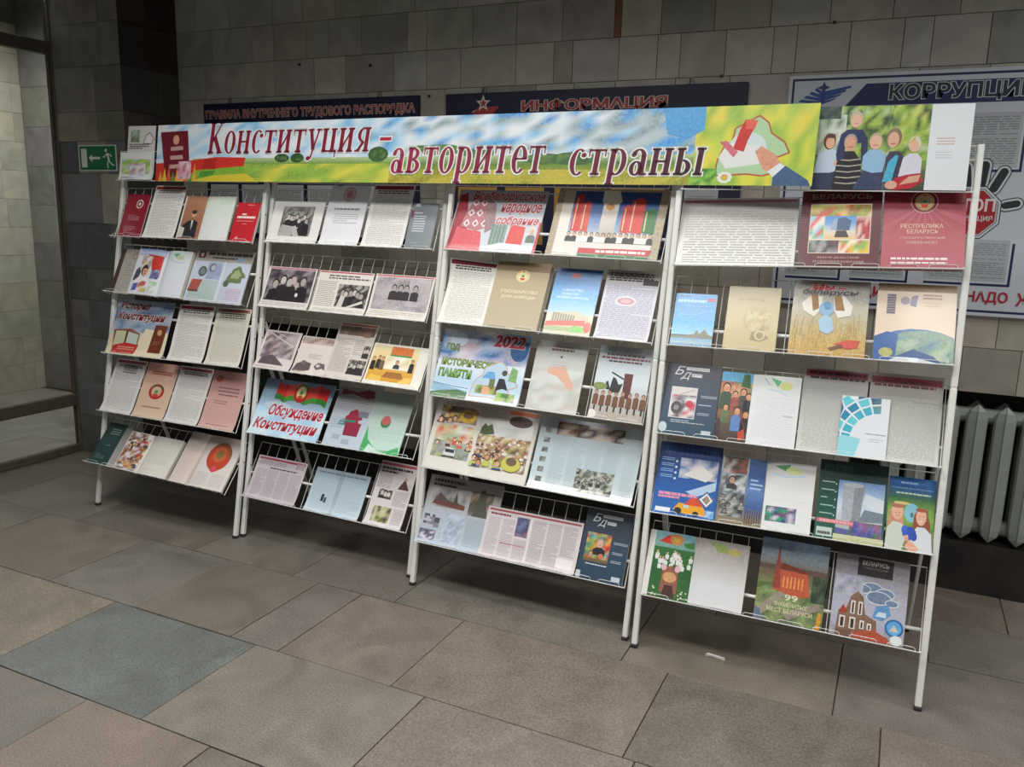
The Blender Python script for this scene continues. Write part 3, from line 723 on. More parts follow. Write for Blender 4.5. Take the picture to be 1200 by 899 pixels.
# ================================================================== printed matter, rack by rack
GREY = ['2E2C2B', '6E6B68', 'A8A5A0', '4A4846', '8A8783']
def page(red='9C2A38', tint='E3E1DC', n=34, head=True, dark='6A6763', hl=2):
    def f(a):
        a.r(0, 0, 1, 1, tint)
        if red: a.r(.03, .925, .97, .985, red); a.b(.1, .935, .9, .975, 1, '7A1E2C', .7)
        if head: a.b(.12, .92-.035*hl, .88, .92, hl, '4A3C3C', .6)
        a.b(.09, .05, .93, .905-.035*hl, n, 'B3B0A9', .42)
    return f
def bwphoto(a, u0, v0, u1, v1, n=7, sz=.045, sep='', pal=None):
    pal = pal or (['3A3634', '5C5856', '8C8884', '2A2726', 'A19D98'])
    a.m(u0, v0, u1, v1, pal, 10, 8); w_ = u1-u0; h_ = v1-v0
    for i in range(n):
        u = u0+w_*(.12+.76*(i+.5)/n)+a.rd.uniform(-.02, .02)*w_; v = v0+h_*a.rd.uniform(.5, .68)
        k = a.W/a.H; r = sz
        a.p([(max(u0, u-r*1.9), v0+.02*h_), (max(u0, u-r*1.5), v-r*1.6*k), (u, v-r*1.1*k), (min(u1, u+r*1.5), v-r*1.6*k), (min(u1, u+r*1.9), v0+.02*h_)], a.rd.choice(['1E1C1C', '2B2929', '3A3736', '242223']))
        a.e(u, v+r*.25*k, r, '2A2624', r*1.15*k, 9); a.e(u, v-r*.1*k, r*.8, a.rd.choice(['B5AFA8', 'A39D97', 'C2BCB6']), r*k, 9)

# ---- leftmost rack
def A_(a):
    a.p([(0, .5), (1, .55), (1, 1), (0, 1)], 'C9C6C4'); a.m(.1, .70, .42, .93, ['6E8A6A', '7A5048', '9CB0A4', '54684E'], 3, 3); a.belarus(.78, .76, .2, 'D8D6D4', '5A5658', .022)
    a.b(.05, .57, .8, .68, 3, '5A5654', .6)
sheet(0, 0, .070, .268, .28, A_, 'upper white leaflet with a map outline at the top left of the leftmost rack', 'leaflet', 'leaflet', base='D2D0CE', zo=.0)
def A_(a):
    a.al = .45
    a.r(0, 0, 1, 1, 'DADCD6'); a.m(.05, .2, .95, .75, ['8FB04A', 'A9C45A', 'C9D890', 'B8C8C8'], 6, 4); a.m(.3, .12, .8, .6, ['D5C9D8', 'B89AA8', 'C4D0D8', 'E0DCDC', '8E6E78'], 4, 4); a.p([(.0, .06), (.6, .0), (.9, .12), (.5, .2)], 'CFD4DE'); a.b(.08, .03, .5, .12, 2, '6E7A4A')
sheet(0, 0, .030, .262, .142, A_, 'green and white brochure leaning in front of the map leaflet, top left', 'brochure', 'brochure', zo=.006, gloss=True)
def A_(a):
    a.e(.62, .77, .15, 'E0D6C8'); a.e(.62, .77, .115, '7A1C2A'); a.e(.62, .77, .06, 'E0D6C8', None, 6); a.b(.25, .38, .75, .52, 4, 'B08890', .4); a.b(.2, .08, .7, .26, 5, 'B08890', .4)
mag(0, 1, .042, .209, .243, A_, 'dark red booklet with a white round emblem on the first shelf of leftmost rack', 'booklet', 'booklet', base='8E1B2E')
sheet(0, 1, .225, .445, .296, page(), 'white text sheet right of the dark red emblem booklet on the upper left shelf')
def A_(a):
    a.al = .45
    a.g(0, 0, .43, 1, ['8E5A44', '9C6A50', 'A87A60']); a.r(.0, 0, .03, 1, 'DAD6CC'); a.p([(.05, .03), (.06, .3), (.16, .42), (.27, .46), (.36, .4), (.37, .05)], '23272A'); a.e(.25, .58, .05, 'C79A80', None, 12); a.e(.25, .63, .05, '3E2E28', .05)
    a.p([(.0, .04), (.12, .05), (.13, .26), (.03, .3)], 'C9C8B8'); a.p([(.23, .44), (.27, .44), (.26, .2)], 'D8D6D0'); a.g(.43, 0, 1, 1, ['DFE2E0', 'DCE2DC', 'CFDCCB']); a.b(.72, .82, .95, .9, 2, 'A6B8A0', .3)
openb(0, 1, .470, .807, .236, A_, 'open book with a brown portrait painting and a blank page on the upper left shelf', g=.43, T=.010, cover='9A7A62')
def A_(a):
    a.b(.3, .68, .8, .73, 1, 'E8D8D4', .8); a.b(.12, .6, .9, .66, 1, 'F0E4E0', .9); a.b(.12, .52, .85, .55, 1, 'D89890', .6); a.b(.4, .45, .6, .48, 1, 'D89890'); a.e(.3, .1, .06, 'E0A8A0', None, 8); a.r(.5, .0, .97, .015, 'E8E4DC'); a.b(.45, .93, .75, .96, 1, 'E0A8A0')
mag(0, 1, .821, .968, .208, A_, 'small bright red booklet at the right end of the leftmost rack, first shelf', 'booklet', 'booklet', base='C02B33')

def flapart(a):
    a.r(0, 0, .2, 1, '4A3634'); a.r(.2, 0, 1, 1, 'A9A59B'); a.ring(.72, .84, .12, .03, '8A6A48'); a.b(.4, .4, .85, .7, 6, '8C8880', .25)
def A_(a):
    a.al = .45
    a.r(0, 0, .52, 1, 'D6DAE0'); a.g(.02, .86, .5, 1, ['9DB4DC', 'C2CDE2', '88A4D8']); a.p([(.1, .86), (.47, .88), (.47, .5), (.3, .42), (.12, .55)], 'D9D3CC'); a.p([(.2, .88), (.48, .86), (.48, .4), (.36, .45), (.3, .7)], 'C03A30')
    a.p([(.03, .3), (.05, .52), (.1, .6), (.15, .5), (.12, .3)], '434A50'); a.m(.11, .56, .3, .84, ['D9D3CC', 'B8AC9C', 'E0DAD2', '8E8474'], 4, 4); a.e(.17, .72, .035, '8A7E70', .07); a.e(.172, .705, .027, 'D3AE96', .055)
    a.p([(.05, .04), (.07, .3), (.13, .38), (.3, .38), (.36, .28), (.36, .06)], 'E2E2E4'); a.m(.34, .36, .47, .56, ['5A628E', '8A90AC', 'C4C0C4', '464E80'], 3, 3); a.e(.215, .53, .062, '2B221F', .125, 16); a.e(.228, .50, .048, 'D6A084', .105, 16); a.p([(.17, .56), (.2, .62), (.26, .62), (.28, .56), (.22, .575)], '2B221F'); a.l([(.215, .455), (.25, .455)], .012, 'A85A50'); a.l([(.205, .515), (.22, .515)], .012, '3A2A26'); a.l([(.238, .515), (.253, .515)], .012, '3A2A26')
    a.p([(.06, .07), (.15, .09), (.16, .25), (.07, .23)], '5460A4'); a.p([(.16, .14), (.3, .2), (.31, .28), (.24, .3), (.17, .24)], 'C0605A'); a.m(.18, .05, .36, .18, ['C9BC84', 'D8D0A8', 'A8A470', 'E0DCD0'], 3, 2); a.m(.34, .06, .48, .3, ['DCDCD8', 'B4CCB0', 'E2E2E0', '9CBC98', 'D4D4D8'], 3, 4)
    a.g(.52, 0, 1, 1, ['DCDFE8', 'DDE1E9', 'D2DDDC']); a.p([(.66, .93), (.78, .95), (.74, .84)], '5FA078'); a.e(.8, .86, .07, 'BFD0A8', .06); a.l([(.62, .8), (.8, .74), (.9, .76)], .01, 'A8BCD0')
openb(0, 2, .0125, .545, .255, A_, 'thick open book with photo page and grey endpaper at left of the second shelf', g=.52, T=.026, cover='43302E', flap=.155, flapfn=flapart)
def A_(a):
    a.r(0, 0, 1, 1, 'C2CBDA'); a.g(0, .78, 1, 1, ['A8A69E', '8A8478', '7C766A']); a.r(.05, .84, .17, .97, '55202A'); a.e(.11, .905, .03, 'B0A09A'); a.b(.22, .9, .98, .97, 1, '2E2A2A', .8); a.b(.3, .83, .8, .88, 1, '3A3634', .6)
    a.r(.54, 0, .565, .8, 'D6DCE4'); a.g(.04, .05, .52, .42, ['A6B8B4', 'AFC0BC', 'B2C0C4']); a.p([(.02, .2), (.2, .2), (.24, .42), (.06, .42)], 'A8584A'); a.r(.03, .18, .21, .22, '6A4A44'); a.m(.28, .44, .52, .76, ['9AA6C0', 'A8B4CC', '8E9CBC'], 3, 3)
    a.e(.2, .58, .075, '5A5E60'); a.e(.2, .58, .05, '7C8284', None, 8); a.e(.36, .66, .06, '747A88'); a.e(.37, .66, .04, 'B6BCC4', None, 8); a.r(.58, .05, .98, .76, 'C4CCDA'); a.belarus(.8, .54, .17, '6E7C56'); a.belarus(.8, .56, .09, 'A2AA84'); a.e(.66, .38, .05, '5E6A50'); a.r(.7, .06, .95, .3, 'C8BCCB'); a.b(.6, .06, .95, .3, 6, 'A8A4BC', .3); a.e(.8, .84, .07, '8298BC', .04)
openb(0, 2, .553, .931, .278, A_, 'open pale blue booklet with a green map at the right of the second shelf', g=.55, T=.005, cover='B4B8BC', name='open_booklet', cat='booklet')

def A_(a):
    a.al = .45
    a.g(0, 0, 1, 1, ['E2D6B4', 'DCCDA8', 'C4C6C4', '8FA0B4', '6A7E9C']); a.m(0, .42, 1, 1, ['6E84A4', '8CA0B8', 'B8C0C8', '54688C', 'A2AEBC'], 7, 5); a.p([(.45, 0), (1, 0), (1, .45), (.6, .5)], 'E4D8B8')
    a.t('История', .05, .80, .60, .97, '6A2028', .04, .35, 'D8CCC4'); a.t('Конституции', .04, .60, .90, .78, '74242A', .04, .35, 'DDD2C8')
    a.p([(.04, .44), (.34, .48), (.52, .4), (.52, .1), (.08, .1)], '8C5A48'); a.p([(.08, .14), (.09, .42), (.28, .43), (.27, .14)], 'C3C6A6'); a.p([(.3, .14), (.31, .42), (.5, .38), (.5, .14)], 'BCCAC0'); a.r(.27, .12, .305, .44, '6A3A30')
    a.p([(.08, .02), (.5, .02), (.54, .2), (.3, .22), (.1, .16)], 'B8322C'); a.b(.18, .08, .48, .16, 2, 'D09A84', .5); a.p([(.72, .08), (.94, .08), (.965, .58), (.76, .58)], '6E3626'); a.e(.855, .45, .04, 'C0A070'); a.b(.78, .22, .9, .3, 3, '9A6A50', .4)
sheet(0, 3, .027, .438, .302, A_, 'colour poster about constitution history with painted books, third shelf of leftmost rack', 'poster_sheet', 'poster', gloss=True)
sheet(0, 3, .477, .715, .298, page('8E2E3A', 'DDDBD6', 36), 'white text sheet with a red heading beside the history poster')
sheet(0, 3, .732, .955, .297, page('9A7464', 'D2CFBF', 38, True, hl=3), 'yellowish text sheet with a faint brown heading, right of the history poster')

def A_(a):
    page('9C4A58', 'DAD7D6', 30)(a); a.b(.3, .74, .75, .9, 4, '5A5458', .55)
sheet(0, 4, .018, .247, .298, A_, 'white text sheet with red title at the left end of the fourth shelf, leftmost rack')
def A_(a):
    a.g(0, 0, 1, 1, ['D8BDA4', 'D5B49C', 'C8998A']); a.b(.2, .78, .85, .86, 2, 'A04A40', .6); a.emb(.52, .48, .24, .14, mid='C9B49A', b='5A5A44', gold='B8A07A'); a.b(.2, .17, .8, .22, 1, 'A08070', .5)  # darker top: shade from the shelf above, put into the beige
sheet(0, 4, .258, .480, .300, A_, 'beige cover sheet with a round coat of arms on the fourth shelf of leftmost rack', base='D5B49C')
sheet(0, 4, .489, .715, .302, page('8E5A68', 'D6D4D2', 38), 'white text sheet between the beige emblem cover and the pink cover')
def A_(a):
    a.g(0, 0, 1, 1, ['CBA29A', 'C69C96', 'A87872']); a.emb(.2, .86, .09, .06, gold='A05048', mid='B06A60', b='8A4A44'); a.b(.25, .56, .85, .74, 3, '7A5A58', .35); a.b(.22, .42, .6, .5, 2, '8A6A66', .35); a.b(.2, .05, .8, .09, 1, '9A7672', .4)  # upper end darkened, the shelf's shade mixed into the pink
sheet(0, 4, .725, .955, .302, A_, 'pink cover sheet with a small red emblem at right end of the fourth shelf', base='C69C96')

def A_(a):
    a.r(0, 0, .74, 1, '1E3A38'); a.g(.74, 0, 1, 1, ['A8A6A2', '8E8C8A', '74726E']); a.b(.24, .72, .6, .88, 3, '7E9480', .45); a.b(.3, .45, .5, .49, 1, '6E8474'); a.b(.12, .14, .5, .26, 3, '5E7468', .45)
book(0, 5, .0125, .198, .246, A_, 'dark green hardback leaning at the left end of the lowest shelf', '1E3A38', T=.012, gloss=False)
def A_(a):
    a.al = .45
    a.r(0, 0, .42, 1, 'CFC8C0'); a.m(.02, .03, .4, .98, ['8A5A3A', 'E0DCD8', '4A3A34', 'C89858', 'DAD8DC', '6A4A5A', 'A83A34', 'D8D4D0'], 8, 14); a.crowd(.04, .55, .4, .92, 12, ['6A3A34', 'DAD8D6', '3A3838', 'A8343A'], sz=.022); a.crowd(.04, .08, .4, .42, 10, ['E4E2E0', '4A4658', '6E4A34', 'C8A060'], sz=.028)
    a.g(.42, 0, 1, 1, ['DAD8CE', 'D6D4CA', 'B4B2AA']); a.b(.52, .3, .9, .9, 14, 'B8B8AA', .35); a.l([(.48, .14), (.8, .15)], .006, 'C8C4B0')
openb(0, 5, .208, .585, .218, A_, 'open book with colourful collage page and cream text page on the lowest left shelf', g=.43, T=.022, cover='5A544E')
def A_(a):
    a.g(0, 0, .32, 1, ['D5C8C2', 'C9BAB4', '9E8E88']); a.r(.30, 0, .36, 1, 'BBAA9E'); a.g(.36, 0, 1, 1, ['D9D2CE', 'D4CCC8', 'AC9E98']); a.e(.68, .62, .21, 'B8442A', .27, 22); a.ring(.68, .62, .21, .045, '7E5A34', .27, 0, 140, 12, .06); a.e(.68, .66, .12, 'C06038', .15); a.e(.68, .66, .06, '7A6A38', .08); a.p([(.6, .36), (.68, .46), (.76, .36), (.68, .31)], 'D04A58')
    a.b(.42, .05, .66, .3, 8, 'B8B4B2', .4); a.b(.7, .05, .94, .3, 8, 'B8B4B2', .4)
openb(0, 5, .602, .956, .284, A_, 'open pale book with a big red oval coat of arms on the lowest left shelf', g=.33, T=.014, cover='6A5E58')

# ---- second rack
def A_(a):
    a.al = .45
    a.r(0, 0, 1, 1, 'DEDDD9'); bwphoto(a, .2, .17, .82, .88, 9, .04, pal=['6E6C6A', '8A8886', '565453', 'A4A2A0']); a.p([(.2, .17), (.46, .17), (.58, .38), (.24, .44)], 'A9A7A4'); a.p([(.5, .17), (.62, .17), (.52, .42), (.46, .4)], 'B8B6B2')
sheet(1, 1, .021, .326, .216, A_, 'white sheet with one small grey photograph of a seated group, first shelf of second rack')
def A_(a):
    a.r(0, 0, 1, 1, 'DFE2E4'); a.e(.5, .86, .16, 'C98A8E', None, 20); a.e(.5, .86, .13, 'DFE2E4', None, 20); a.e(.5, .86, .11, 'D09AA0', None, 18); a.belarus(.5, .86, .07, 'C08088'); a.b(.15, .58, .85, .64, 1, '8A7C7C', .5); a.b(.2, .36, .85, .54, 5, 'A8A4A4', .35)
sheet(1, 1, .342, .565, .299, A_, 'white title sheet with a red round seal near its top, first shelf of second rack', gloss=True)
sheet(1, 1, .583, .806, .306, page('8E2438', 'DEDDD8', 34, hl=2), 'white text sheet with a dark red heading left of the small grey book')
def A_(a):
    a.r(.12, .93, .3, .99, 'DCDCDC'); a.r(0, .68, .1, .84, '8A4A68'); a.b(.12, .76, .85, .81, 1, 'D4D6D8', .6); a.b(.15, .36, .62, .74, 7, 'CFD2D4', .4); a.b(.2, .12, .5, .15, 1, 'A8ACB0')
mag(1, 1, .819, .953, .217, A_, 'small grey booklet with white lines at the right end of second rack top shelf', 'booklet', 'booklet', base='7E878C')

def A_(a):
    a.al = .45
    a.r(0, 0, 1, 1, 'D6D0CC'); a.r(.02, .95, .98, .985, 'B06A7A'); bwphoto(a, .04, .17, .97, .94, 5, .07, pal=['3E383C', '58525A', '7A7478', '2E2A2E', '8E888C']); a.e(.58, .68, .06, 'B8A8A4', .1, 10); a.p([(.3, .17), (.4, .5), (.62, .55), (.78, .17)], '221E24'); a.e(.7, .34, .03, 'D8D0D0', .05); a.b(.04, .05, .95, .14, 2, 'A49C98', .4)
sheet(1, 2, .0125, .309, .212, A_, 'dark photo sheet of people bending together, left end of second shelf, second rack')
def A_(a):
    a.r(0, 0, 1, 1, 'D8D3CB'); a.r(.02, .955, .98, .985, 'B04A58'); a.b(.2, .8, .95, .92, 2, '5A5450', .55); a.b(.04, .14, .38, .76, 14, '9A948A', .4); bwphoto(a, .42, .16, .97, .7, 6, .045); a.p([(.46, .16), (.5, .45), (.58, .4), (.56, .16)], 'C8C2BA'); a.p([(.62, .16), (.9, .34), (.92, .28), (.7, .16)], 'CFC9C1'); a.b(.05, .03, .96, .1, 2, 'B4AEA4', .4)
sheet(1, 2, .324, .638, .209, A_, 'text sheet with a heading and a small grey photo, middle of second shelf, second rack')
def A_(a):
    a.al = .45
    a.r(0, 0, 1, 1, 'D8D2CA'); a.r(.02, .955, .98, .985, 'B4505C'); a.m(.04, .19, .97, .94, ['8A8488', 'A29CA0', '969094', 'B4AEB0'], 7, 6); a.m(.6, .3, .95, .92, ['9A949A', 'A8A2A6', 'B8B2B4'], 4, 4)
    for u in (.36, .47, .57, .72): a.face(u, .7, .04, 'A8A0A0', '2A2628', '2C282C', 1.7, 4.6)
    a.b(.05, .04, .95, .16, 3, 'B0A898', .4)
sheet(1, 2, .648, .966, .211, A_, 'sheet with a grey photo of four standing men, right end of second rack second shelf')

def A_(a):
    a.al = .45
    a.r(0, 0, 1, 1, 'D2C8C6'); a.m(.06, .3, .94, .96, ['5A4A50', '8E8084', 'B4A8AA', '6E5E64', 'A89C9E'], 7, 6); a.l([(.1, .95), (.9, .62)], .03, 'C2B6B8'); a.l([(.3, .96), (.95, .75)], .02, 'BBB0B0'); a.p([(.08, .12), (.12, .3), (.4, .38), (.6, .26), (.8, .12)], '5A4C52'); a.b(.08, .02, .9, .08, 1, 'A89C98', .4)
sheet(1, 3, .0125, .235, .205, A_, 'greyish sheet with an old wartime photograph, left end of third shelf of second rack')
def A_(a):
    a.r(0, 0, 1, 1, 'D4C9C2'); a.m(.02, .8, .98, .98, ['8A7468', 'A8948A', 'C0B0A6'], 5, 2); a.b(.35, .42, .75, .55, 3, 'A0948C', .4); a.p([(.02, .05), (.08, .26), (.3, .34), (.5, .3), (.52, .12), (.3, .05)], '5A4E50'); a.e(.28, .3, .08, '6E6064', .06); a.p([(.6, .24), (.7, .34), (.9, .32), (.95, .16), (.85, .2), (.7, .14)], '665A5C'); a.e(.72, .26, .06, 'C8BCB8', .04)
sheet(1, 3, .245, .445, .196, A_, 'beige sheet with two small dark sketches, second item on third shelf, second rack', zo=.0)
def A_(a):
    a.r(0, 0, 1, 1, 'CBC2BC'); a.r(.04, .955, .98, .985, 'A85A50'); a.m(.04, .78, .96, .94, ['7A6458', '8E786A', '6A5850'], 6, 2); a.r(.7, .76, .86, .93, '94705E'); a.b(.06, .12, .48, .72, 22, '9A928C', .45); a.b(.54, .44, .78, .72, 10, '9A928C', .45); bwphoto(a, .80, .40, .97, .62, 2, .05); bwphoto(a, .54, .1, .97, .36, 4, .05)
sheet(1, 3, .440, .658, .287, A_, 'tall newspaper clipping standing above its neighbours on third shelf of second rack', 'newspaper_sheet', 'newspaper', zo=.004)
def A_(a):
    a.al = .45
    a.r(0, 0, 1, 1, 'DFDCD0'); a.g(.03, .1, .83, .95, ['C98E2E', 'D8A848', 'E0C88C', 'DCD0A8']); a.r(.34, .72, .72, .95, '4A8A4C'); a.r(.34, .76, .72, .95, 'C8703A'); a.r(.28, .4, .72, .72, 'E6DCC0'); a.m(.3, .42, .7, .7, ['E8E0CC', 'D8CCA8', 'EEE8D8'], 4, 2)
    for u, v, b in ((.08, .62, '2A2C2E'), (.17, .66, '33302C'), (.76, .64, '26282C'), (.24, .64, '6A5A48')): a.face(u, v, .026, 'C8A080', '4A3A2C', b, 1.6, 7)
    a.face(.5, .58, .03, 'C8A080', '5A4A3A', '3A3C44', 1.8, 3.4); a.p([(.3, .2), (.68, .2), (.62, .34), (.36, .34)], '9A6A34'); a.p([(.05, .1), (.3, .1), (.3, .22), (.1, .24)], 'E0B850'); a.p([(.6, .1), (.82, .1), (.82, .26), (.7, .24)], 'E6C060')
sheet(1, 3, .662, .966, .204, A_, 'white sheet with a yellow colour photo of a hall ceremony, right of the clipping', gloss=True)

def A_(a):
    a.al = .45
    a.g(0, 0, 1, 1, ['A9CBE0', 'B4D2E4', '9DB8CC', '7E98AE', '5A7488']); a.m(0, .0, 1, .5, ['B4D2E6', 'A4C8E0', 'CADEE8'], 5, 4); a.e(.28, .52, .2, 'B0C4D0', .09)
    a.flags(.2, .62, .95, .95, 5); a.emb(.56, .8, .1, .17, mid='E4D8A8', gold='D8C060')
    a.t('Обсуждение', .19, .31, .97, .56, 'A3243A', .03, .25, 'E4DCE0'); a.t('Конституции', .04, .06, .95, .30, 'A3243A', .03, .25, 'E4DCE0')
sheet(1, 4, .0125, .436, .297, A_, 'sky blue poster with flags, a coat of arms and red slanted lettering, second rack', 'poster_sheet', 'poster', gloss=True)
def A_(a):
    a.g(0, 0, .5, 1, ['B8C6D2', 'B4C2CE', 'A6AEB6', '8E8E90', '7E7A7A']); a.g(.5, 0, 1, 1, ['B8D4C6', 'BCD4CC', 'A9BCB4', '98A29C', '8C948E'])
    a.p([(.04, .86), (.2, .89), (.4, .83), (.49, .86), (.47, .97), (.38, .98), (.25, .93), (.05, .96)], '6A2030'); a.b(.06, .74, .45, .84, 3, '6A6668', .4); a.belarus(.3, .5, .13, '8E2A3C'); a.p([(.12, .36), (.36, .36), (.34, .46), (.14, .46)], '3E7A6A'); a.p([(.23, .2), (.42, .2), (.43, .42), (.22, .42)], '8A2C42'); a.r(.36, .52, .48, .62, '6A7080'); a.b(.03, .3, .2, .5, 5, '98A8B4'); a.r(.1, .12, .2, .2, 'A0ACB6'); a.r(.24, .06, .34, .14, 'A0ACB6')
    a.e(.73, .5, .065, '3E7A4C', None, 14); a.e(.73, .53, .055, 'B05A58', None, 14); a.b(.55, .62, .96, .9, 9, '94A89E', .35); a.b(.55, .2, .96, .42, 7, 'A4C0B2', .35); a.p([(.5, .0), (1, 0), (.98, .14), (.86, .06), (.7, .05), (.57, .2), (.52, .42)], '4FA868'); a.p([(.56, .0), (.9, .0), (.72, .04), (.6, .13)], 'C8E0D4')
openb(1, 4, .468, .892, .300, A_, 'open booklet with a red map and green wave, right of the blue poster', g=.5, T=.004, cover='A8B4B4', name='open_booklet', cat='booklet', gloss=True)

def A_(a):
    a.r(0, 0, 1, 1, 'BFB6BC'); a.r(.03, .92, .97, .97, 'A04A58'); a.b(.05, .8, .6, .9, 3, '8A8088', .5); a.b(.3, .72, .85, .77, 1, '4A444A', .6); a.m(.8, .82, .95, .95, ['6A5258', 'A89298', 'C0B0B4'], 2, 2)
    for i in range(4): a.b(.05+.235*i, .08, .26+.235*i, .7, 20, '989098', .5)
sheet(1, 5, .034, .338, .216, A_, 'pinkish newspaper page in four columns, left end of the lowest shelf, second rack', 'newspaper_sheet', 'newspaper')
def A_(a):
    a.g(0, 0, 1, 1, ['C2D2DC', 'B4C8D2', 'A2B6C0', '8E9EA6']); a.g(.46, .0, .54, 1, ['B0C4CE', '94A6AE', '8494A0']); a.b(.06, .88, .95, .95, 1, '6A7680', .5); a.b(.05, .08, .44, .8, 22, 'A0B2BC', .4); a.b(.56, .08, .95, .8, 22, 'A0B2BC', .4); a.r(.24, .26, .29, .42, '2E3A44'); a.r(.3, .24, .34, .36, '3A4854')
sheet(1, 5, .398, .708, .213, A_, 'bluish newspaper spread in the middle of the lowest shelf, second rack', 'newspaper_sheet', 'newspaper', gloss=True, base='B4C8D2')
def A_(a):
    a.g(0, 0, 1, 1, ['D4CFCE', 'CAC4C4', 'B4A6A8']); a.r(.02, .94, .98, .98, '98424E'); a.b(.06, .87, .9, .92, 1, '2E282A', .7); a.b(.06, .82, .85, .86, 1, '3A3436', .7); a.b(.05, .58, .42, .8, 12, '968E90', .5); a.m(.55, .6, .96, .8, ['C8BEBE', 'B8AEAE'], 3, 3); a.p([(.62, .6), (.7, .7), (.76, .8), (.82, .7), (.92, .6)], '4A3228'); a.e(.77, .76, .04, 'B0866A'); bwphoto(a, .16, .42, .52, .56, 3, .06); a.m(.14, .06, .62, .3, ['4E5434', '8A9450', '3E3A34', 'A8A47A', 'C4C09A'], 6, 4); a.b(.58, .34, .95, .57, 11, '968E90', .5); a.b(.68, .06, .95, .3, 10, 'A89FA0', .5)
sheet(1, 5, .742, .941, .304, A_, 'newspaper page with three small photos at right end of lowest shelf, second rack', 'newspaper_sheet', 'newspaper')

# ---- third rack
def A_(a):
    a.al = .45
    a.g(0, 0, 1, 1, ['C2CBD4', 'BFC6CE', 'A9AEB6', '9C9EA6']); a.p([(.0, 0), (.16, 0), (.2, .3), (.1, .96), (.02, .9)], '8E1E2C'); a.p([(.04, 0), (.4, 0), (.36, .32), (.16, .36), (.07, .4)], 'C9525A')
    a.p([(.1, .4), (.2, .92), (.36, .88), (.42, .4), (.3, .33)], 'A86A70')
    for i in range(3):
        for j in range(3): u, v = .13+.1*i+.025*j, .45+.17*j; a.p([(u, v), (u+.04, v-.06), (u+.08, v), (u+.04, v+.07)], 'DED4D4'); a.p([(u+.02, v), (u+.04, v-.03), (u+.06, v), (u+.04, v+.035)], 'A0505A')
    a.p([(.34, .9), (.46, .78), (.5, .4), (.4, .3), (.36, .6)], '8C7074'); a.r(.47, .12, .64, .46, '6A8076')
    for u in (.5, .54, .58, .62): a.r(u, .12, u+.012, .46, '8E9E96')
    a.p([(.66, .14), (.84, .14), (.84, .42), (.68, .46)], 'C8453E'); a.face(.92, .36, .035, 'C8B09C', 'D8CCB4', '5E6A5A', 1.4, 3.5); a.p([(.38, .06), (.98, .04), (.98, .13), (.6, .16)], 'D9DCDE'); a.p([(.97, 0), (1, 0), (1, .5), (.98, .5)], 'B8323A')
    a.t('Всебелорусское', .17, .80, .98, .98, 'A82A34', .03, .25, 'E2DDDD'); a.t('народное', .52, .60, .97, .79, 'A82A34', .03, .25, 'E2DDDD'); a.t('собрание', .50, .42, .97, .59, 'B03A40', .03, .25, 'E2DDDD')
sheet(2, 1, .0125, .436, .290, A_, 'poster with red slanted lettering and a woven red pattern, first shelf of third rack', 'poster_sheet', 'poster', gloss=True, bend=.004)
def A_(a):
    a.al = .45
    a.r(0, 0, 1, 1, '9C8F78'); a.g(.06, .02, .52, .98, ['CFCFC6', 'D5D0C6', 'B4A892']); a.g(.16, .35, .93, .96, ['9AA8B4', '5A78A8', '284C88', '1E3A70']); a.r(.16, .04, .93, .36, 'CFCBC4'); a.g(.44, .3, .58, .82, ['A8A49A', 'C4C0B8', 'DAD6CC'])
    a.p([(.42, .98), (.56, .98), (.6, .82), (.54, .72), (.46, .72), (.42, .82)], 'D2CEB8'); a.e(.5, .74, .04, 'C8925A', .05)
    for u0, u1, v1, c in ((.17, .26, .92, 'B8302C'), (.25, .34, .82, 'C0443A'), (.62, .70, .78, 'BC342C'), (.69, .82, .88, 'C23A30'), (.81, .93, .74, '2E6A38')):
        a.p([(u0+.01, .38), (u1, .36), (u1-.01, v1-.03), ((u0+u1)/2, v1), (u0, v1-.05)], c); a.l([(u0+.03, .4), (u0+.025, v1-.06)], .01, 'DAC49A')
    for u in [.18+.052*i for i in range(15)]: a.face(u, .33, .016, 'C8A890', '2E2C2C', '26282A' if int(u*50) % 2 else 'DAD6D0', 1.7, 4.5)
    a.p([(.3, .02), (.92, .02), (.94, .14), (.3, .13)], 'B02A30'); a.r(.3, 0, .92, .055, '2E6C40'); a.b(.46, .07, .9, .12, 1, 'E0D6D0', .7)
openb(2, 1, .486, .954, .303, A_, 'open magazine with large red and green flags, resting in a beige folder, third rack', g=.5, T=.006, cover='97896F', name='open_magazine', cat='magazine', gloss=True)
sheet(2, 2, .0125, .235, .292, page('7A1E2E', 'DDDDD6', 32, True), 'curled white text sheet with a dark red heading, left of the tan book', curl=.035, bend=.008)
def A_(a):
    a.r(0, .86, 1, 1, '7E6A4C'); a.g(0, 0, 1, .86, ['B4A88E', 'AFA286', 'A69676']); a.emb(.52, .79, .13, .09, a='D8C894', b='C8B880', gold='E4D8A8', mid='E0D4A4'); a.t('ГОСУДАРСТВО', .18, .525, .86, .575, 'E2DAB8', .01); a.t('ДЛЯ НАРОДА', .2, .445, .84, .495, 'E2DAB8', .01)
book(2, 2, .245, .492, .296, A_, 'tan hardback with a gilt emblem and gilt title on second shelf of third rack', 'AA9D80', T=.022, gloss=False)
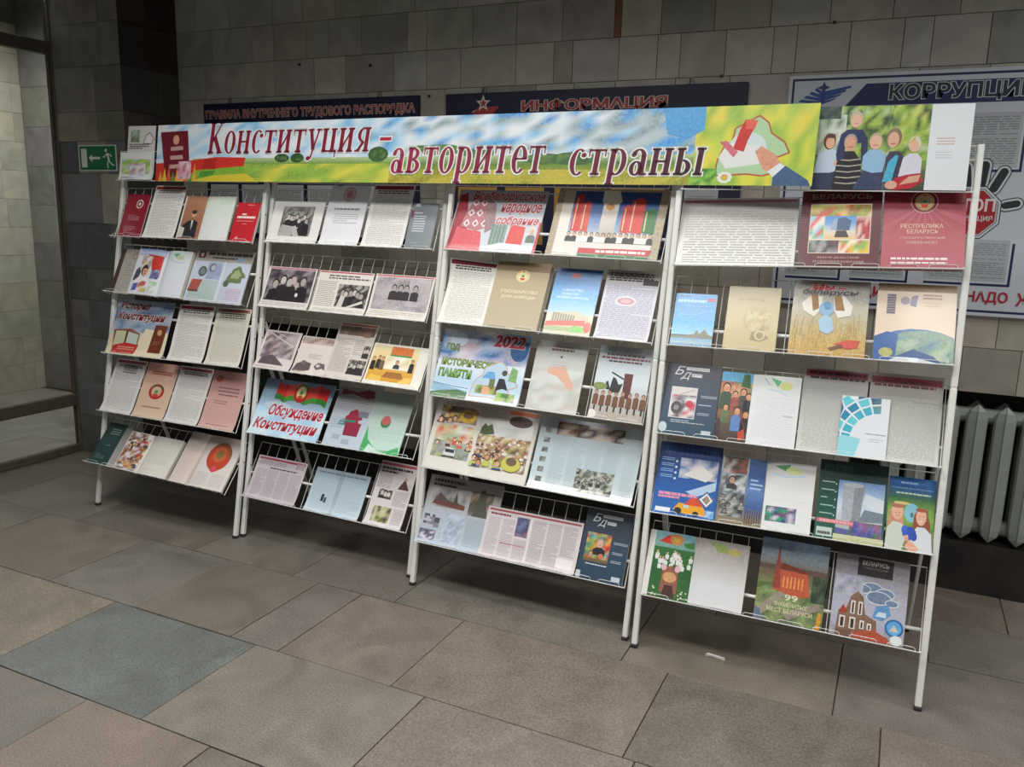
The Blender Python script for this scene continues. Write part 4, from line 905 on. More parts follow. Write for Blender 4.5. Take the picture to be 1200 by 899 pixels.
def A_(a):
    a.al = .45
    a.g(0, .3, 1, 1, ['9CC0D4', '4E9ACA', '2E78B4', '28588C']); a.r(.36, .86, .55, .93, 'A8463C'); a.t('ЕДИНСТВО', .22, .655, .68, .69, 'CFE0EA', .0); a.t('РАЗВИТИЕ', .22, .6, .6, .635, 'CFE0EA', .0); a.t('НЕЗАВИСИМОСТЬ', .12, .545, .82, .58, 'CFE0EA', .0)
    a.r(0, 0, 1, .32, 'C8C4A8'); a.p([(.08, .18), (.12, .33), (.62, .37), (.9, .3), (.92, .14)], 'B4AC94')
    for i in range(9): a.r(.14+.055*i, .2, .17+.055*i, .33-.004*i, '5E5848')
    a.p([(.0, .12), (.86, .16), (.84, .24), (.02, .19)], 'C2402E'); a.p([(0, .06), (.7, .06), (.7, .13), (.02, .12)], '8EA06A'); a.p([(.55, .05), (.86, .06), (.84, .14), (.62, .15)], '6EB048'); a.e(.92, .14, .08, 'C05848', .08)
mag(2, 2, .512, .714, .289, A_, 'blue booklet with a white columned palace on the cover, second shelf of third rack', 'booklet', 'booklet', base='3E86BC')
def A_(a):
    a.r(0, 0, 1, 1, 'CFCFD6'); a.g(0, .78, 1, 1, ['C2C0C4', '9C948C']); a.b(.06, .84, .88, .97, 4, '3E3A3A', .7); a.r(.7, .8, .98, .88, '302E2C'); a.b(.05, .04, .95, .78, 36, 'A0A2B6', .5); a.e(.45, .56, .2, 'D8D6DC', .075); a.e(.45, .56, .16, 'C69CA2', .05); a.e(.45, .56, .1, 'D8B4B8', .03)
sheet(2, 2, .732, .953, .298, A_, 'white text sheet with a pink oval in its middle, second shelf of third rack')

def A_(a):
    a.al = .45
    a.g(0, 0, 1, 1, ['CFE0EC', 'B4D0E4', 'D4DCE6', 'A8B4CC', '8E92A6']); a.m(0, .55, 1, 1, ['A8B8D0', '5A88B8', 'C4BCC4', '9AA0B4', '2E6498', 'D0D0DA', 'B49CA4'], 8, 4); a.e(.9, .78, .1, '1E5488', .16); a.e(.2, .86, .1, 'C8D4E4', .1)
    a.t('2022', .60, .80, .95, .98, '9C1E2C', .04, .1, 'C8B4C0'); a.t('ГОД', .07, .68, .22, .79, '6A8838', .03, 0, '3E4A34'); a.t('ИСТОРИЧЕСКОЙ', .05, .47, .75, .60, '7C9440', .03, 0, '3E4A34'); a.t('ПАМЯТИ', .04, .30, .42, .42, '6E9A3A', .03, 0, '3A4830')
    a.p([(0, .08), (.4, .04), (.42, .12), (.2, .16), (0, .2)], '8EB4CC'); a.p([(0, 0), (.42, 0), (.42, .1), (.3, .13), (.14, .1), (0, .06)], '4C7048'); a.l([(0, .2), (.25, .17), (.42, .16)], .006, '4A6A88')
    a.belarus(.70, .3, .27, 'B4CCDA', 'C4A49A', .012); a.m(.5, .12, .74, .24, ['6E4A3C', '8EA05C', 'D0A07C', '5A7A44'], 5, 2); a.e(.62, .17, .05, 'D8A884', .06); a.p([(.72, .18), (.74, .36), (.8, .36), (.86, .2), (.8, .22)], '2E3038'); a.p([(.84, .34), (.86, .54), (.93, .5), (.93, .32)], '7CA06C'); a.p([(.55, .34), (.6, .44), (.68, .44), (.7, .34)], '6A9CD0'); a.r(.64, .22, .7, .34, '6E7A4A'); a.e(.79, .44, .03, '4A4A44'); a.m(.74, .04, .95, .16, ['4E8A38', '7CB04C', 'C4A890', '3E7030'], 5, 2)
sheet(2, 3, .0125, .434, .305, A_, 'poster dated 2022 with green lettering and a map collage, third shelf of third rack', 'poster_sheet', 'poster', gloss=True)
def A_(a):
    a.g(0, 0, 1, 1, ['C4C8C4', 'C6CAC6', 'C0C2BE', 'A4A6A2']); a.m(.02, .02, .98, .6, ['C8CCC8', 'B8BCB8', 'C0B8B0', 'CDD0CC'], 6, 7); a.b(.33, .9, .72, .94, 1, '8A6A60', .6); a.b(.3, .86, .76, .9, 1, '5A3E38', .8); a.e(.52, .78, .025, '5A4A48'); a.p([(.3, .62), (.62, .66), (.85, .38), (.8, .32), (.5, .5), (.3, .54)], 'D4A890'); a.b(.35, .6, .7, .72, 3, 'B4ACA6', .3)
mag(2, 3, .469, .695, .294, A_, 'pale grey booklet with a faint peach stroke, middle of third shelf, third rack', 'booklet', 'booklet', base='C4C8C4')
def A_(a):
    a.al = .45
    a.g(0, 0, 1, 1, ['A8A098', 'B4B2AE', 'C8D2D8', 'C2CCD2', '8C8E8E']); a.t('СОЮЗНОЕ ГОСУДАРСТВО', .06, .925, .98, .965, '5A5E60', .0); a.b(.15, .865, .85, .9, 1, '5C2A34', .7); a.b(.06, .82, .96, .855, 1, '7A2434', .7); a.b(.2, .775, .82, .81, 1, '5C2A34', .7)
    a.p([(.56, .3), (.54, .64), (.7, .64), (.7, .3)], '5E3230'); a.p([(.3, .36), (.34, .58), (.4, .56), (.46, .48), (.54, .5), (.5, .38)], '2E2A2C'); a.l([(.3, .64), (.54, .56)], .028, '2E2A2C'); a.p([(.24, .4), (.22, .5), (.26, .52), (.32, .4)], '33302E'); a.e(.12, .44, .14, '7A8A50', .05); a.g(0, 0, 1, .1, ['A89C94', 'B0A49A'])
    for i in range(8): a.face(.08+.125*i, .36-.012*(i % 2), .034, 'B4917A', '3A3030', '6E4A38', 1.5, 7.0); a.r(.07+.125*i, .1, .1+.125*i, .18, '3A2E28')
    a.e(.06, .05, .09, 'DAD8D6', .065)
mag(2, 3, .745, .966, .298, A_, 'magazine with a row of soldiers before a monument, right end of third shelf', base='B4B2AE')

def A_(a):
    a.al = .45
    a.g(0, 0, 1, 1, ['D8D6CC', 'D6D3CA', 'BEB8B0', '988E88']); a.m(.06, .7, .42, .93, ['4E4440', '8A7460', 'B89A50', '6A5A5A', 'C8B060', '3A3638'], 7, 4); a.crowd(.07, .7, .22, .88, 5, ['3A3A40', '6A4A44', '8E8A88'], sz=.022); a.e(.33, .8, .08, 'C09A38', .09); a.e(.33, .82, .05, '7A5E34', .05)
    a.m(.05, .18, .42, .66, ['8A948A', '7C8078', 'A8A8A4', 'B4B88A'], 6, 5); a.m(.05, .42, .42, .66, ['B8C08A', 'C8A488', '9CA48A', 'C05040', 'D0CEC4'], 8, 3)
    a.crowd(.06, .34, .42, .5, 10, ['C85A44', '5A3A34', 'D07A50', '8A8E8A'], sz=.017); a.p([(.17, .2), (.18, .28), (.2, .33), (.27, .33), (.29, .28), (.29, .2)], 'D0D2D2'); a.r(.19, .26, .28, .31, '3A3E44'); a.r(.17, .19, .29, .215, '4A4A4A')
    a.m(.47, .58, .97, .82, ['C4C6C4', 'B8BAB4', 'D0D0CA'], 6, 3); a.p([(.47, .58), (.48, .7), (.51, .76), (.54, .72), (.58, .76), (.62, .62)], '4E5A40'); a.r(.72, .93, .99, .985, 'A0583C'); a.e(.84, .84, .11, '4A3C3A', .08)
    a.m(.46, .14, .97, .6, ['8A6A54', 'C8B49A', '5A4A40', 'A88A70', 'D8D0C0', '9CA458'], 16, 9); a.crowd(.47, .28, .96, .58, 46, ['D8D4CC', '6A5044', 'A08468', '4A4440'], sz=.011); a.crowd(.47, .14, .72, .36, 8, ['E4E2E0', '3E4E7A', 'B4C060'], sz=.026); a.e(.84, .24, .09, 'C0BE58', .1); a.e(.84, .28, .05, '6A5A4A', .06)
openb(2, 4, .013, .507, .307, A_, 'open magazine with crowd and car photographs, left half of fourth shelf, third rack', g=.46, T=.012, cover='B8B2A6', name='open_magazine', cat='magazine', gloss=True)
def A_(a):
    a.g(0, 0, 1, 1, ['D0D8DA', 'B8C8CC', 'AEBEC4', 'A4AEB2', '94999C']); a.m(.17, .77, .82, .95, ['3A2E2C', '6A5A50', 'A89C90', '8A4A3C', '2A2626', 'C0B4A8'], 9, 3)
    for i in range(6): a.m(.06, .10+.135*i, .12, .17+.135*i, ['4A4848', '8A8886', '6A6866'], 2, 2)
    for i in range(4): a.b(.17+.165*i, .06 if i < 3 else .35, .31+.165*i, .75, 30, 'A0B0B6', .45)
    a.b(.86, .06, .97, .9, 34, 'A8B4B8', .4); a.m(.44, .06, .80, .36, ['4E5448', '8A9084', '2E302C', 'A8ACA0', 'C4C8C0'], 12, 7); a.crowd(.45, .1, .79, .36, 22, ['6A7068', '3A3C3A', 'A4A8A0'], ('A8A49C', '8C8880'), ('3A3836', '4E4A46'), .014)
sheet(2, 4, .515, .960, .306, A_, 'large bluish newspaper spread, right half of fourth shelf, third rack', 'newspaper_sheet', 'newspaper', gloss=True, base='B8C8CC')

def A_(a):
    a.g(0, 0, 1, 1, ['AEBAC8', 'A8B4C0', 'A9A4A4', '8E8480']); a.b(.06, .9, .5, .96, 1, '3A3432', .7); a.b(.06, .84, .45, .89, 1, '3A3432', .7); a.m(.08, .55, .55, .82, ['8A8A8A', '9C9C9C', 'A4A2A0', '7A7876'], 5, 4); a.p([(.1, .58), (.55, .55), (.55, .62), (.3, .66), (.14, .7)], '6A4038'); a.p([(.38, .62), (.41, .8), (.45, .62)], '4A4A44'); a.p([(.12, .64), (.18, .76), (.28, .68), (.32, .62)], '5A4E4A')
    a.m(.6, .5, .9, .86, ['6A5A50', '4E5048', '8A7A68', '5A4A3C'], 5, 5); a.p([(.66, .5), (.72, .88), (.78, .9), (.86, .5)], '4E5046'); a.m(.04, .24, .26, .42, ['4A4A54', '7A7A86', 'B0B0B8'], 6, 5, True); a.m(.02, .05, .24, .2, ['4A4658', '6A6678', 'C8C8D0'], 5, 4); a.m(.3, .06, .58, .48, ['9AA6B4', 'A8B4C4', '8C98A8', 'B4C0CC'], 8, 9); a.b(.62, .06, .96, .46, 18, '94A4A8', .45)
sheet(2, 5, .0125, .375, .300, A_, 'newspaper page with a red landscape photo at the left of the lowest shelf', 'newspaper_sheet', 'newspaper', base='A8B4C0')
def A_(a):
    a.r(0, 0, 1, 1, 'CDC4C6'); a.r(.02, .93, .98, .965, 'A04048'); a.b(.04, .84, .26, .9, 1, '7A2A38', .6)
    for i in range(3): a.b(.03+.155*i, .06, .16+.155*i, .8 if i != 2 else .45, 26, '9C949A', .45)
    a.m(.33, .5, .46, .88, ['4E5474', '6A7090', '8A5A64', '3E4460'], 3, 4); a.b(.2, .3, .46, .34, 1, 'B06A70', .5)
    for i in range(3): a.b(.5+.16*i, .06 if i < 2 else .3, .64+.16*i, .88, 34, '989096', .5)
    a.r(.8, .08, .97, .26, 'DAD6D6'); a.r(.478, .03, .488, .92, 'DCD6D6')
sheet(2, 5, .326, .760, .210, A_, 'low pinkish newspaper spread in the middle of the lowest shelf, third rack', 'newspaper_sheet', 'newspaper', zo=.004)
LOGO = lambda a, s: (a.t('Б', .15, .84-s, .34, .96-s, 'DCDCE0', .0, .35), a.t('Д', .27, .77-s, .46, .88-s, 'DCDCE0', .0, .35), a.r(.36, .91-s, .78, .955-s, 'E2E0E2'), a.t('беларуская', .4, .915-s, .76, .95-s, '5A6270', .0), a.r(.47, .82-s, .66, .865-s, 'E2E0E2'), a.t('думка', .48, .826-s, .65, .86-s, '5A6270', .0))
def A_(a):
    a.g(0, 0, 1, 1, ['2E4456', '33475A', '3A4656', '42464E']); LOGO(a, .02); a.g(.1, .25, .62, .66, ['6A5A3C', '8A8A5A', '6AB0C0']); a.m(.1, .3, .62, .66, ['C06A34', '5AA8BC', '8A9A4A', 'D0A050', '4A7A6A', 'B03A30'], 7, 6); a.face(.4, .52, .075, 'D0A890', '9A9490', '2A2C34', 1.8, 3.2); a.face(.24, .36, .045, 'C89878', '6A4A34', 'B8783C', 1.5, 2); a.e(.46, .34, .06, 'B87A4A', .04); a.b(.14, .2, .62, .23, 1, 'C4CCD4', .5); a.b(.68, .54, .98, .58, 2, 'B4BEC8', .4); a.b(.68, .4, .9, .44, 2, 'B4BEC8', .4); a.b(.68, .28, .9, .32, 2, 'B4BEC8', .4); a.r(0, .0, .1, .1, 'B8C2C8'); a.r(.76, .04, .94, .1, 'B8C2C8')
mag(2, 5, .765, .960, .278, A_, 'slate blue magazine with a man in a dark suit, right end of the lowest shelf', base='33475A', zo=.002)

# ---- rightmost rack
def A_(a):
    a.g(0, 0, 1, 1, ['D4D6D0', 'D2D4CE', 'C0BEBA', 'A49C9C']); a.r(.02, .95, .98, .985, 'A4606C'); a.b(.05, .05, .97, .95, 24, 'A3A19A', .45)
sheet(3, 1, .015, .438, .276, A_, 'wide white text sheet at the left end of the first shelf, rightmost rack', bend=.014)
def A_(a):
    a.r(0, 0, 1, 1, '541420'); a.t('БЕЛАРУСЬ', .13, .885, .88, .955, '8A7264', .02); a.r(.12, .17, .88, .82, 'CFC4B0'); a.m(.13, .66, .87, .81, ['8CA04A', 'C8B46A', 'D8D0B8', '9A6A3C', '6A8A3C', 'C04A3A'], 9, 2); a.m(.13, .36, .3, .66, ['C8423A', '9CC4D8', 'D8D4C8', '6A9A5A'], 3, 4); a.m(.7, .36, .87, .66, ['A8323A', 'C8A08A', '8A2E38', 'D0C0B0'], 4, 4); a.m(.13, .18, .5, .34, ['3A4048', '7A2E30', '8A8A88', '2E3032'], 6, 2); a.m(.5, .18, .87, .34, ['C84A3A', 'D8D4B0', '7AA04A', 'D8B03A', 'E0DCD0'], 7, 2)
    a.g(.31, .36, .7, .66, ['D8B070', 'C8C8B8', '6A98C8', '4A86C4']); a.p([(.38, .48), (.42, .62), (.56, .645), (.64, .6), (.62, .47)], '3E5678'); a.p([(.38, .48), (.42, .62), (.47, .63), (.46, .47)], '8EA0B8'); a.p([(.44, .38), (.46, .47), (.58, .47), (.62, .38)], '3A3434'); a.t('ВРЕМЯ ДЕЙСТВИЙ', .25, .1, .76, .135, 'C09A92', .0); a.t('И ПРЕОБРАЗОВАНИЙ', .2, .05, .82, .085, 'C09A92', .0)
book(3, 1, .449, .713, .291, A_, 'dark red album with a collage of small photos on its cover, rightmost rack', '541420', T=.026)
def A_(a):
    a.g(0, 0, 1, 1, ['A24C56', 'AC545E', '9A3A46', '7A1C2A'])  # cover grades darker upward, the banner's shadow held in its colour
    for i in range(16): t = math.pi*2*i/16; a.p([(.5, .8), (.5+.7*math.cos(t), .8+.7*math.sin(t)), (.5+.7*math.cos(t+.16), .8+.7*math.sin(t+.16))], 'A8505A' if .8+.7*math.sin(t) < .8 else '8A2A38')
    a.e(.5, .84, .17, 'B8828A', None, 20); a.e(.5, .84, .155, '6A1824', None, 20); a.emb(.5, .84, .12, .11, a='B89A6A', b='A88A5A', gold='C8B080', mid='A8886A'); a.t('РЕСПУБЛИКА', .22, .50, .74, .555, 'D4B49C', .01); a.t('БЕЛАРУСЬ', .3, .43, .68, .485, 'D4B49C', .01); a.t('ГОСУДАРСТВЕННЫЙ', .22, .36, .76, .395, 'D8BEB4', 0); a.t('СУВЕРЕНИТЕТ', .3, .3, .68, .33, 'D8BEB4', 0); a.b(.12, .09, .8, .13, 1, 'E0D2CC', .7); a.b(.12, .04, .8, .075, 1, 'DACAC4', .6)
book(3, 1, .719, .972, .288, A_, 'wine red album with gilt emblem at the right end of the first shelf', '9A3E4A', T=.028)

def A_(a):
    a.al = .45
    a.g(0, .2, 1, 1, ['9CCBE0', '4E9CC8', '3A84B8', '3E8EC4']); a.g(0, 0, 1, .22, ['3A6A94', '9CB8C8', '7A9CB4', '3E4E58']); a.p([(0, .2), (.3, .2), (.55, .24), (.62, .32), (.68, .24), (.8, .34), (.9, .24), (1, .22), (1, .17), (0, .16)], '7A7A68'); a.b(.06, .83, .76, .89, 1, '9CC4DC', .8); a.r(.78, .86, .96, .92, 'A83A48'); a.b(.08, .93, .35, .97, 1, '2E5A78'); a.b(.3, .75, .85, .78, 1, '6EA0C0', .4); a.l([(.1, .6), (.5, .6), (.95, .7)], .012, '7ABADA')
mag(3, 2, .024, .178, .21, A_, 'small blue booklet with a skyline along its bottom edge, rightmost rack', 'booklet', 'booklet', base='3E8EC4')
def A_(a):
    a.g(0, 0, 1, 1, ['B8A87C', 'B4A478', 'AA9A6E', '9E8E60']); a.t('БЕЛАРУСЬ', .2, .77, .72, .82, '857648', .01); a.e(.6, .48, .28, 'A59668', .22); a.m(.4, .3, .85, .62, ['A89A6C', '968858', 'B4A67A'], 4, 4); a.p([(.5, .16), (.52, .28), (.7, .32), (.86, .2), (.7, .14)], '8A7C50'); a.ring(.68, .24, .1, .03, 'C0B48A')
book(3, 2, .219, .404, .246, A_, 'plain gold coloured book in the left half of the second shelf, rightmost rack', 'AFA074', T=.012)
def A_(a):
    a.al = .45
    a.g(0, 0, 1, 1, ['B08E4A', 'B4985A', 'AEA27A', 'B4AE9C', '9A968E', '87827C'])
    for i in range(70): u = a.rd.uniform(.02, .98); v = a.rd.uniform(0, .3); a.l([(u, v), (u+a.rd.uniform(-.05, .05), v+a.rd.uniform(.15, .3))], .006, a.rd.choice(['C4A860', '9A7A3A', 'D0BC7C', 'A89058']))
    a.p([(.12, .68), (.25, .8), (.4, .78), (.38, .6), (.3, .5), (.16, .58)], 'DAD4C8'); a.p([(.8, .66), (.68, .8), (.54, .78), (.56, .6), (.62, .5), (.78, .54)], 'DAD6CC'); a.p([(.24, .8), (.33, .8), (.36, .62), (.28, .58)], '8A6634'); a.p([(.54, .8), (.64, .8), (.7, .6), (.58, .6)], '8E6A38'); a.e(.46, .62, .1, '7FA6C2', .1); a.e(.47, .66, .05, '5A88AC', .06); a.p([(.36, .46), (.44, .54), (.54, .5), (.58, .34), (.5, .28), (.4, .32)], '9CBCD0'); a.p([(.6, .16), (.76, .22), (.93, .22), (.9, .12), (.76, .1)], 'B84A3C'); a.p([(.52, .1), (.7, .16), (.72, .12), (.56, .07)], '6A4434')
    a.t('Мы –', .24, .86, .70, .965, 'A82028', .05, .15, 'C8BCB4'); a.t('беларусы', .12, .79, .86, .88, '2E2C2C', .04, .15, 'B4AEA4')
book(3, 2, .447, .699, .281, A_, 'book with a white winged bird over a wheat field, second shelf of rightmost rack', 'B09A62', T=.014)
def A_(a):
    a.al = .45
    a.r(0, 0, 1, 1, 'D5C2AC'); a.r(0, .9, 1, 1, '8E7458'); a.e(.55, -.1, .78, '3E689C', .52, 26); a.e(.62, -.02, .64, '6E8C7A', .42, 26); a.m(.2, .02, .95, .3, ['6E8E74', '8EA488', '5E7C80', '4E7494', 'A8B49A'], 6, 3); a.p([(0, 0), (0, .3), (.16, .37), (.3, .34), (.28, .0)], '2C5690'); a.e(.16, .1, .09, 'A0A05E', .06); a.p([(.25, .04), (.5, .16), (.76, .08), (.86, 0), (.2, 0)], '2E4E80'); a.p([(.2, .0), (.3, .05), (.55, .05), (.8, .0)], 'D4DCE0')  # brown top band is the upper shelf's shadow, painted into the cover
    a.r(.13, .60, .24, .86, '8A7C84'); a.b(.13, .6, .24, .86, 8, '4E4450', .5); a.e(.36, .78, .06, '8C8490'); a.p([(.42, .72), (.5, .7), (.52, .86), (.44, .84)], '7C7890'); a.b(.58, .8, .82, .88, 2, '9A6A44', .5); a.b(.6, .7, .8, .78, 2, 'C8AE8C', .4)
book(3, 2, .725, .972, .280, A_, 'glossy cream book with the blue earth on its cover, right end of second shelf', 'D5C2AC', T=.016)

def A_(a):
    a.g(0, 0, 1, 1, ['2E4A5C', '33495C', '3A4656', '3E3E48']); LOGO(a, .0); a.r(.14, .24, .62, .67, 'C9C4C2'); a.m(.15, .25, .61, .56, ['6A5A60', 'C8C4C4', '4A4A54', 'B84A58', '8A8288', 'DAD6D6'], 6, 5); a.e(.27, .38, .1, '4A484E', .09); a.e(.27, .38, .05, '8A8488'); a.e(.5, .44, .07, 'B83A48', .05); a.l([(.3, .56), (.56, .64)], .014, '9A9494'); a.b(.2, .17, .82, .22, 2, 'B4C0C8', .4); a.b(.68, .54, .98, .58, 2, 'B4BEC8', .4); a.b(.66, .43, .9, .46, 1, 'B4BEC8', .4); a.b(.66, .3, .88, .34, 2, 'B4BEC8', .4); a.e(.07, .1, .08, 'B4C2CA', .07); a.r(.78, .05, .95, .1, 'AEBAC2')
mag(3, 3, .013, .217, .281, A_, 'slate blue magazine with a motorcycle photo, left end of third shelf, rightmost rack', base='33495C')
def A_(a):
    a.al = .45
    a.g(0, 0, .4, 1, ['3A2E2C', '5A4A40', '8A5A44', '5AA4C0', '4A9AC4']); a.m(0, .62, .4, .86, ['8A4A34', 'A86A4A', '5A7A4A', 'B88A68'], 5, 3); a.p([(.26, .8), (.28, .98), (.36, .98), (.38, .78)], '2E5A34')
    for u, v, r, b in ((.08, .77, .05, '2E4A38'), (.3, .72, .04, '4A4440'), (.37, .66, .04, '26282A'), (.2, .68, .035, '8A4A3A'), (.1, .48, .035, '5A6A48'), (.25, .44, .045, '5A7AB0'), (.36, .4, .04, '2A2426')): a.face(u, v, r, 'CA9270', '3A2A22', b, 1.5, 6)
    a.p([(.3, .02), (.38, .06), (.36, .2), (.29, .14)], 'B8462E'); a.p([(0, 0), (.06, 0), (.05, .3), (0, .32)], '3E2E30'); a.l([(.28, .4), (.37, .2)], .012, '7A3A30')
    a.g(.4, 0, 1, 1, ['D4D6D8', 'D2D5D6', 'C8CCCA']); a.p([(.62, .97), (.76, .93), (.72, .84)], '4FA06A'); a.e(.82, .86, .08, 'C4C878', .06); a.l([(.55, .95), (.62, .86)], .01, '6A8A70'); a.l([(.6, .8), (.74, .78), (.86, .72)], .012, 'A0BED4'); a.b(.45, .1, .95, .7, 20, 'C0C4C6', .25); a.b(.82, .42, .93, .45, 1, '9A9EA0')
openb(3, 3, .222, .503, .264, A_, 'open magazine with smiling people on the left page, third shelf of rightmost rack', g=.41, T=.008, cover='9A9894', name='open_magazine', cat='magazine', gloss=True)
def A_(a):
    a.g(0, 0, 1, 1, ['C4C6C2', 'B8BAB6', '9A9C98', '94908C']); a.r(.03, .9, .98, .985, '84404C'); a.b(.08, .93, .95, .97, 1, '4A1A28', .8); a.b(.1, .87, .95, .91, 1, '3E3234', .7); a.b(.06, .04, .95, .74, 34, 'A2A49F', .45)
sheet(3, 3, .508, .725, .310, A_, 'text sheet with a dark red heading left of the teal brochure', bend=0)
def A_(a):
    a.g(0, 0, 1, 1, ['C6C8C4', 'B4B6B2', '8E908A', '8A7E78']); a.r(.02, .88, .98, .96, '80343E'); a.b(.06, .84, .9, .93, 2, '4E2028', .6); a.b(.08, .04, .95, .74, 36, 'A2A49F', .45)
sheet(3, 3, .730, .962, .314, A_, 'text sheet at the right end of third shelf, right of the teal brochure', bend=0)
def A_(a):
    a.r(0, 0, 1, 1, 'D0D6DA')
    for i in range(6):
        t0, t1 = R(92+i*16), R(105+i*16)
        for r0, r1, c in ((.62, .8, '3AA2B8'), (.84, 1.0, '1E7CA0'), (1.04, 1.3, '15608A')): a.q([(.85+r*math.cos(t), .3+r*.72*math.sin(t)) for r, t in ((r0, t0), (r1, t0), (r1, t1), (r0, t1))], lin(c if (i+int(r0*10)) % 3 else '5ABCC8')); 
        a.k += 1
    a.p([(0, 0), (.36, 0), (.46, .3), (.1, .34), (0, .3)], '8AC8D0'); a.b(.52, .38, .96, .41, 1, '7A868E', .5); a.b(.62, .26, .94, .33, 2, 'A8B2B8', .4); a.r(.18, .95, .34, 1, 'DCE4E8')
mag(3, 3, .644, .800, .216, A_, 'teal and white brochure standing in front of two text sheets', 'brochure', 'brochure', zo=.006)

def A_(a):
    a.al = .45
    a.g(0, 0, 1, 1, ['2E62A4', '24589C', '1E4280', '1A2C58']); a.b(.1, .84, .95, .95, 1, '2E4A80', .9); a.m(.36, .52, .96, .8, ['6A7EA0', 'C8C0C0', '3E5A8A', 'A8B4C8', '8A9AB4'], 6, 4); a.p([(.42, .56), (.7, .72), (.9, .6), (.8, .5)], 'D0CCC8'); a.p([(.5, .34), (.56, .36), (.96, .52), (.96, .4), (.66, .28)], 'A8BED4'); a.p([(.56, .24), (.7, .28), (.96, .3), (.9, .18), (.7, .14)], 'C8502E'); a.p([(.34, .08), (.42, .18), (.56, .17), (.8, .16), (.86, .1), (.84, .03), (.5, .04)], 'D89A2C'); a.p([(.5, .16), (.58, .24), (.76, .22), (.74, .16)], 'C44A34'); a.e(.42, .07, .06, '2E2E30', .045); a.e(.7, .05, .05, '2E2E30', .04); a.r(.5, .12, .58, .16, 'A8C8D8')
    for v in (.74, .66, .58, .5): a.b(.06, v, .26, v+.05, 2, '8EB0D4', .4); a.e(.3, v, .02, 'C8D8E8', None, 6)
    a.b(.08, .26, .68, .31, 1, 'D08AA0', .8); a.b(.08, .22, .42, .26, 1, 'D08AA0', .8); a.r(.06, .03, .3, .09, 'DCE0E4'); a.p([(.70, .26), (.84, .38), (.97, .26), (.85, .14)], '2A5A96'); a.p([(.73, .26), (.84, .355), (.94, .26), (.85, .165)], 'DAD8D2'); a.p([(.77, .26), (.845, .325), (.9, .26), (.85, .2)], '8A7C70'); a.m(.84, .02, .98, .12, ['6AA0D0', 'A8C8E0', '3A78B8'], 3, 2)
mag(3, 4, .017, .253, .277, A_, 'royal blue magazine with an orange dump truck, left end of fourth shelf', base='24589C')
def A_(a):
    a.al = .45
    a.g(0, 0, .49, 1, ['8A7A60', '5A6474', '7A828A', 'A8B0B4']); a.m(.02, .74, .28, .98, ['6A4438', '3A3838', 'A8A4A0', '8A5A48'], 5, 3); a.m(.02, .46, .28, .72, ['A0A8A8', '5A5E60', '3A3C40', 'C0C4C4'], 5, 4); a.face(.13, .64, .035, 'A88A78', '2E2A2A', '3A3436', 1.7, 3); a.m(.02, .1, .28, .44, ['6E7470', '3A3E40', 'A4A8A4', '2E3034'], 6, 5); a.crowd(.03, .14, .28, .42, 9, ['3A3E44', '5E625E', '8A8E8A'], ('9A948C', '807A74'), ('2E2C2C', '3A3838'), .022)
    a.g(.3, .04, .48, .98, ['8A6E4C', '3E5A8A', '5A7AAC', '2E4A7C', '44608C'])
    for i in range(7): a.r(.31+.025*i, .03, .318+.025*i, .22, '2E3A4E')
    a.b(.33, .52, .46, .7, 3, 'A8C0DC', .4)
    a.g(.49, 0, 1, 1, ['DADADA', 'D8D9D9', 'C2C4C2']); a.p([(.56, .93), (.74, .97), (.7, .86)], '4E8A58'); a.e(.78, .88, .09, 'C8CC98', .06); a.l([(.55, .82), (.7, .78), (.9, .82)], .014, 'A8C4D8'); a.m(.52, .12, .84, .34, ['4A2E54', '6A3E6A', 'C8C0CC', '2E8A6A', '3A6A7A', 'D4D0D8'], 6, 4); a.b(.56, .4, .95, .76, 12, 'CCCCCC', .25)
openb(3, 4, .257, .585, .251, A_, 'open magazine with grey-blue photo page and white page on the fourth shelf', g=.49, T=.016, cover='8A8884', name='open_magazine', cat='magazine', gloss=True)
def A_(a):
    a.al = .45
    a.g(0, 0, 1, 1, ['2A5A4C', '1E4E44', '1C4038', '1A2A28']); a.b(.06, .86, .96, .95, 1, '2E4A46', .9); a.g(.3, .08, .97, .76, ['8A9A8A', 'B4BCC0', 'C0CCDA', '9AB4D0', '6A8EC0']); a.p([(.38, .26), (.36, .7), (.68, .72), (.64, .26)], '9EA2AA'); a.p([(.52, .26), (.53, .71), (.68, .72), (.64, .26)], '84888E'); a.e(.52, .71, .155, 'B4B8BE', .03); a.p([(.66, .5), (.97, .36), (.97, .56), (.7, .62)], 'CBD2DA'); a.p([(.62, .26), (.97, .28), (.97, .4), (.7, .42)], '6E7C84')
    a.p([(.3, .16), (.6, .14), (.97, .24), (.97, .06), (.6, .04), (.3, .06)], '5A5A8A'); a.m(.5, .05, .97, .26, ['4E4E8E', '6A6AA4', '3E6A4A', '8A5A7A'], 6, 3); a.r(.02, .2, .56, .25, 'C86A74'); a.b(.04, .2, .54, .25, 1, 'D8A4A8', .6); a.g(.28, 0, 1, .08, ['A8AE7C', 'C4C8A0'])
    for v in (.7, .6, .5, .4, .3): a.b(.05, v, .24, v+.035, 1, '9AC0B4', .4); a.e(.26, v, .012, 'D0E0DA', None, 5)
    a.r(.03, .03, .26, .14, 'B8C8C0'); a.b(.05, .05, .24, .09, 1, '4A4A4A', .9)
mag(3, 4, .598, .822, .282, A_, 'dark green magazine with a grey cooling tower, right half of fourth shelf', base='1E4E44')
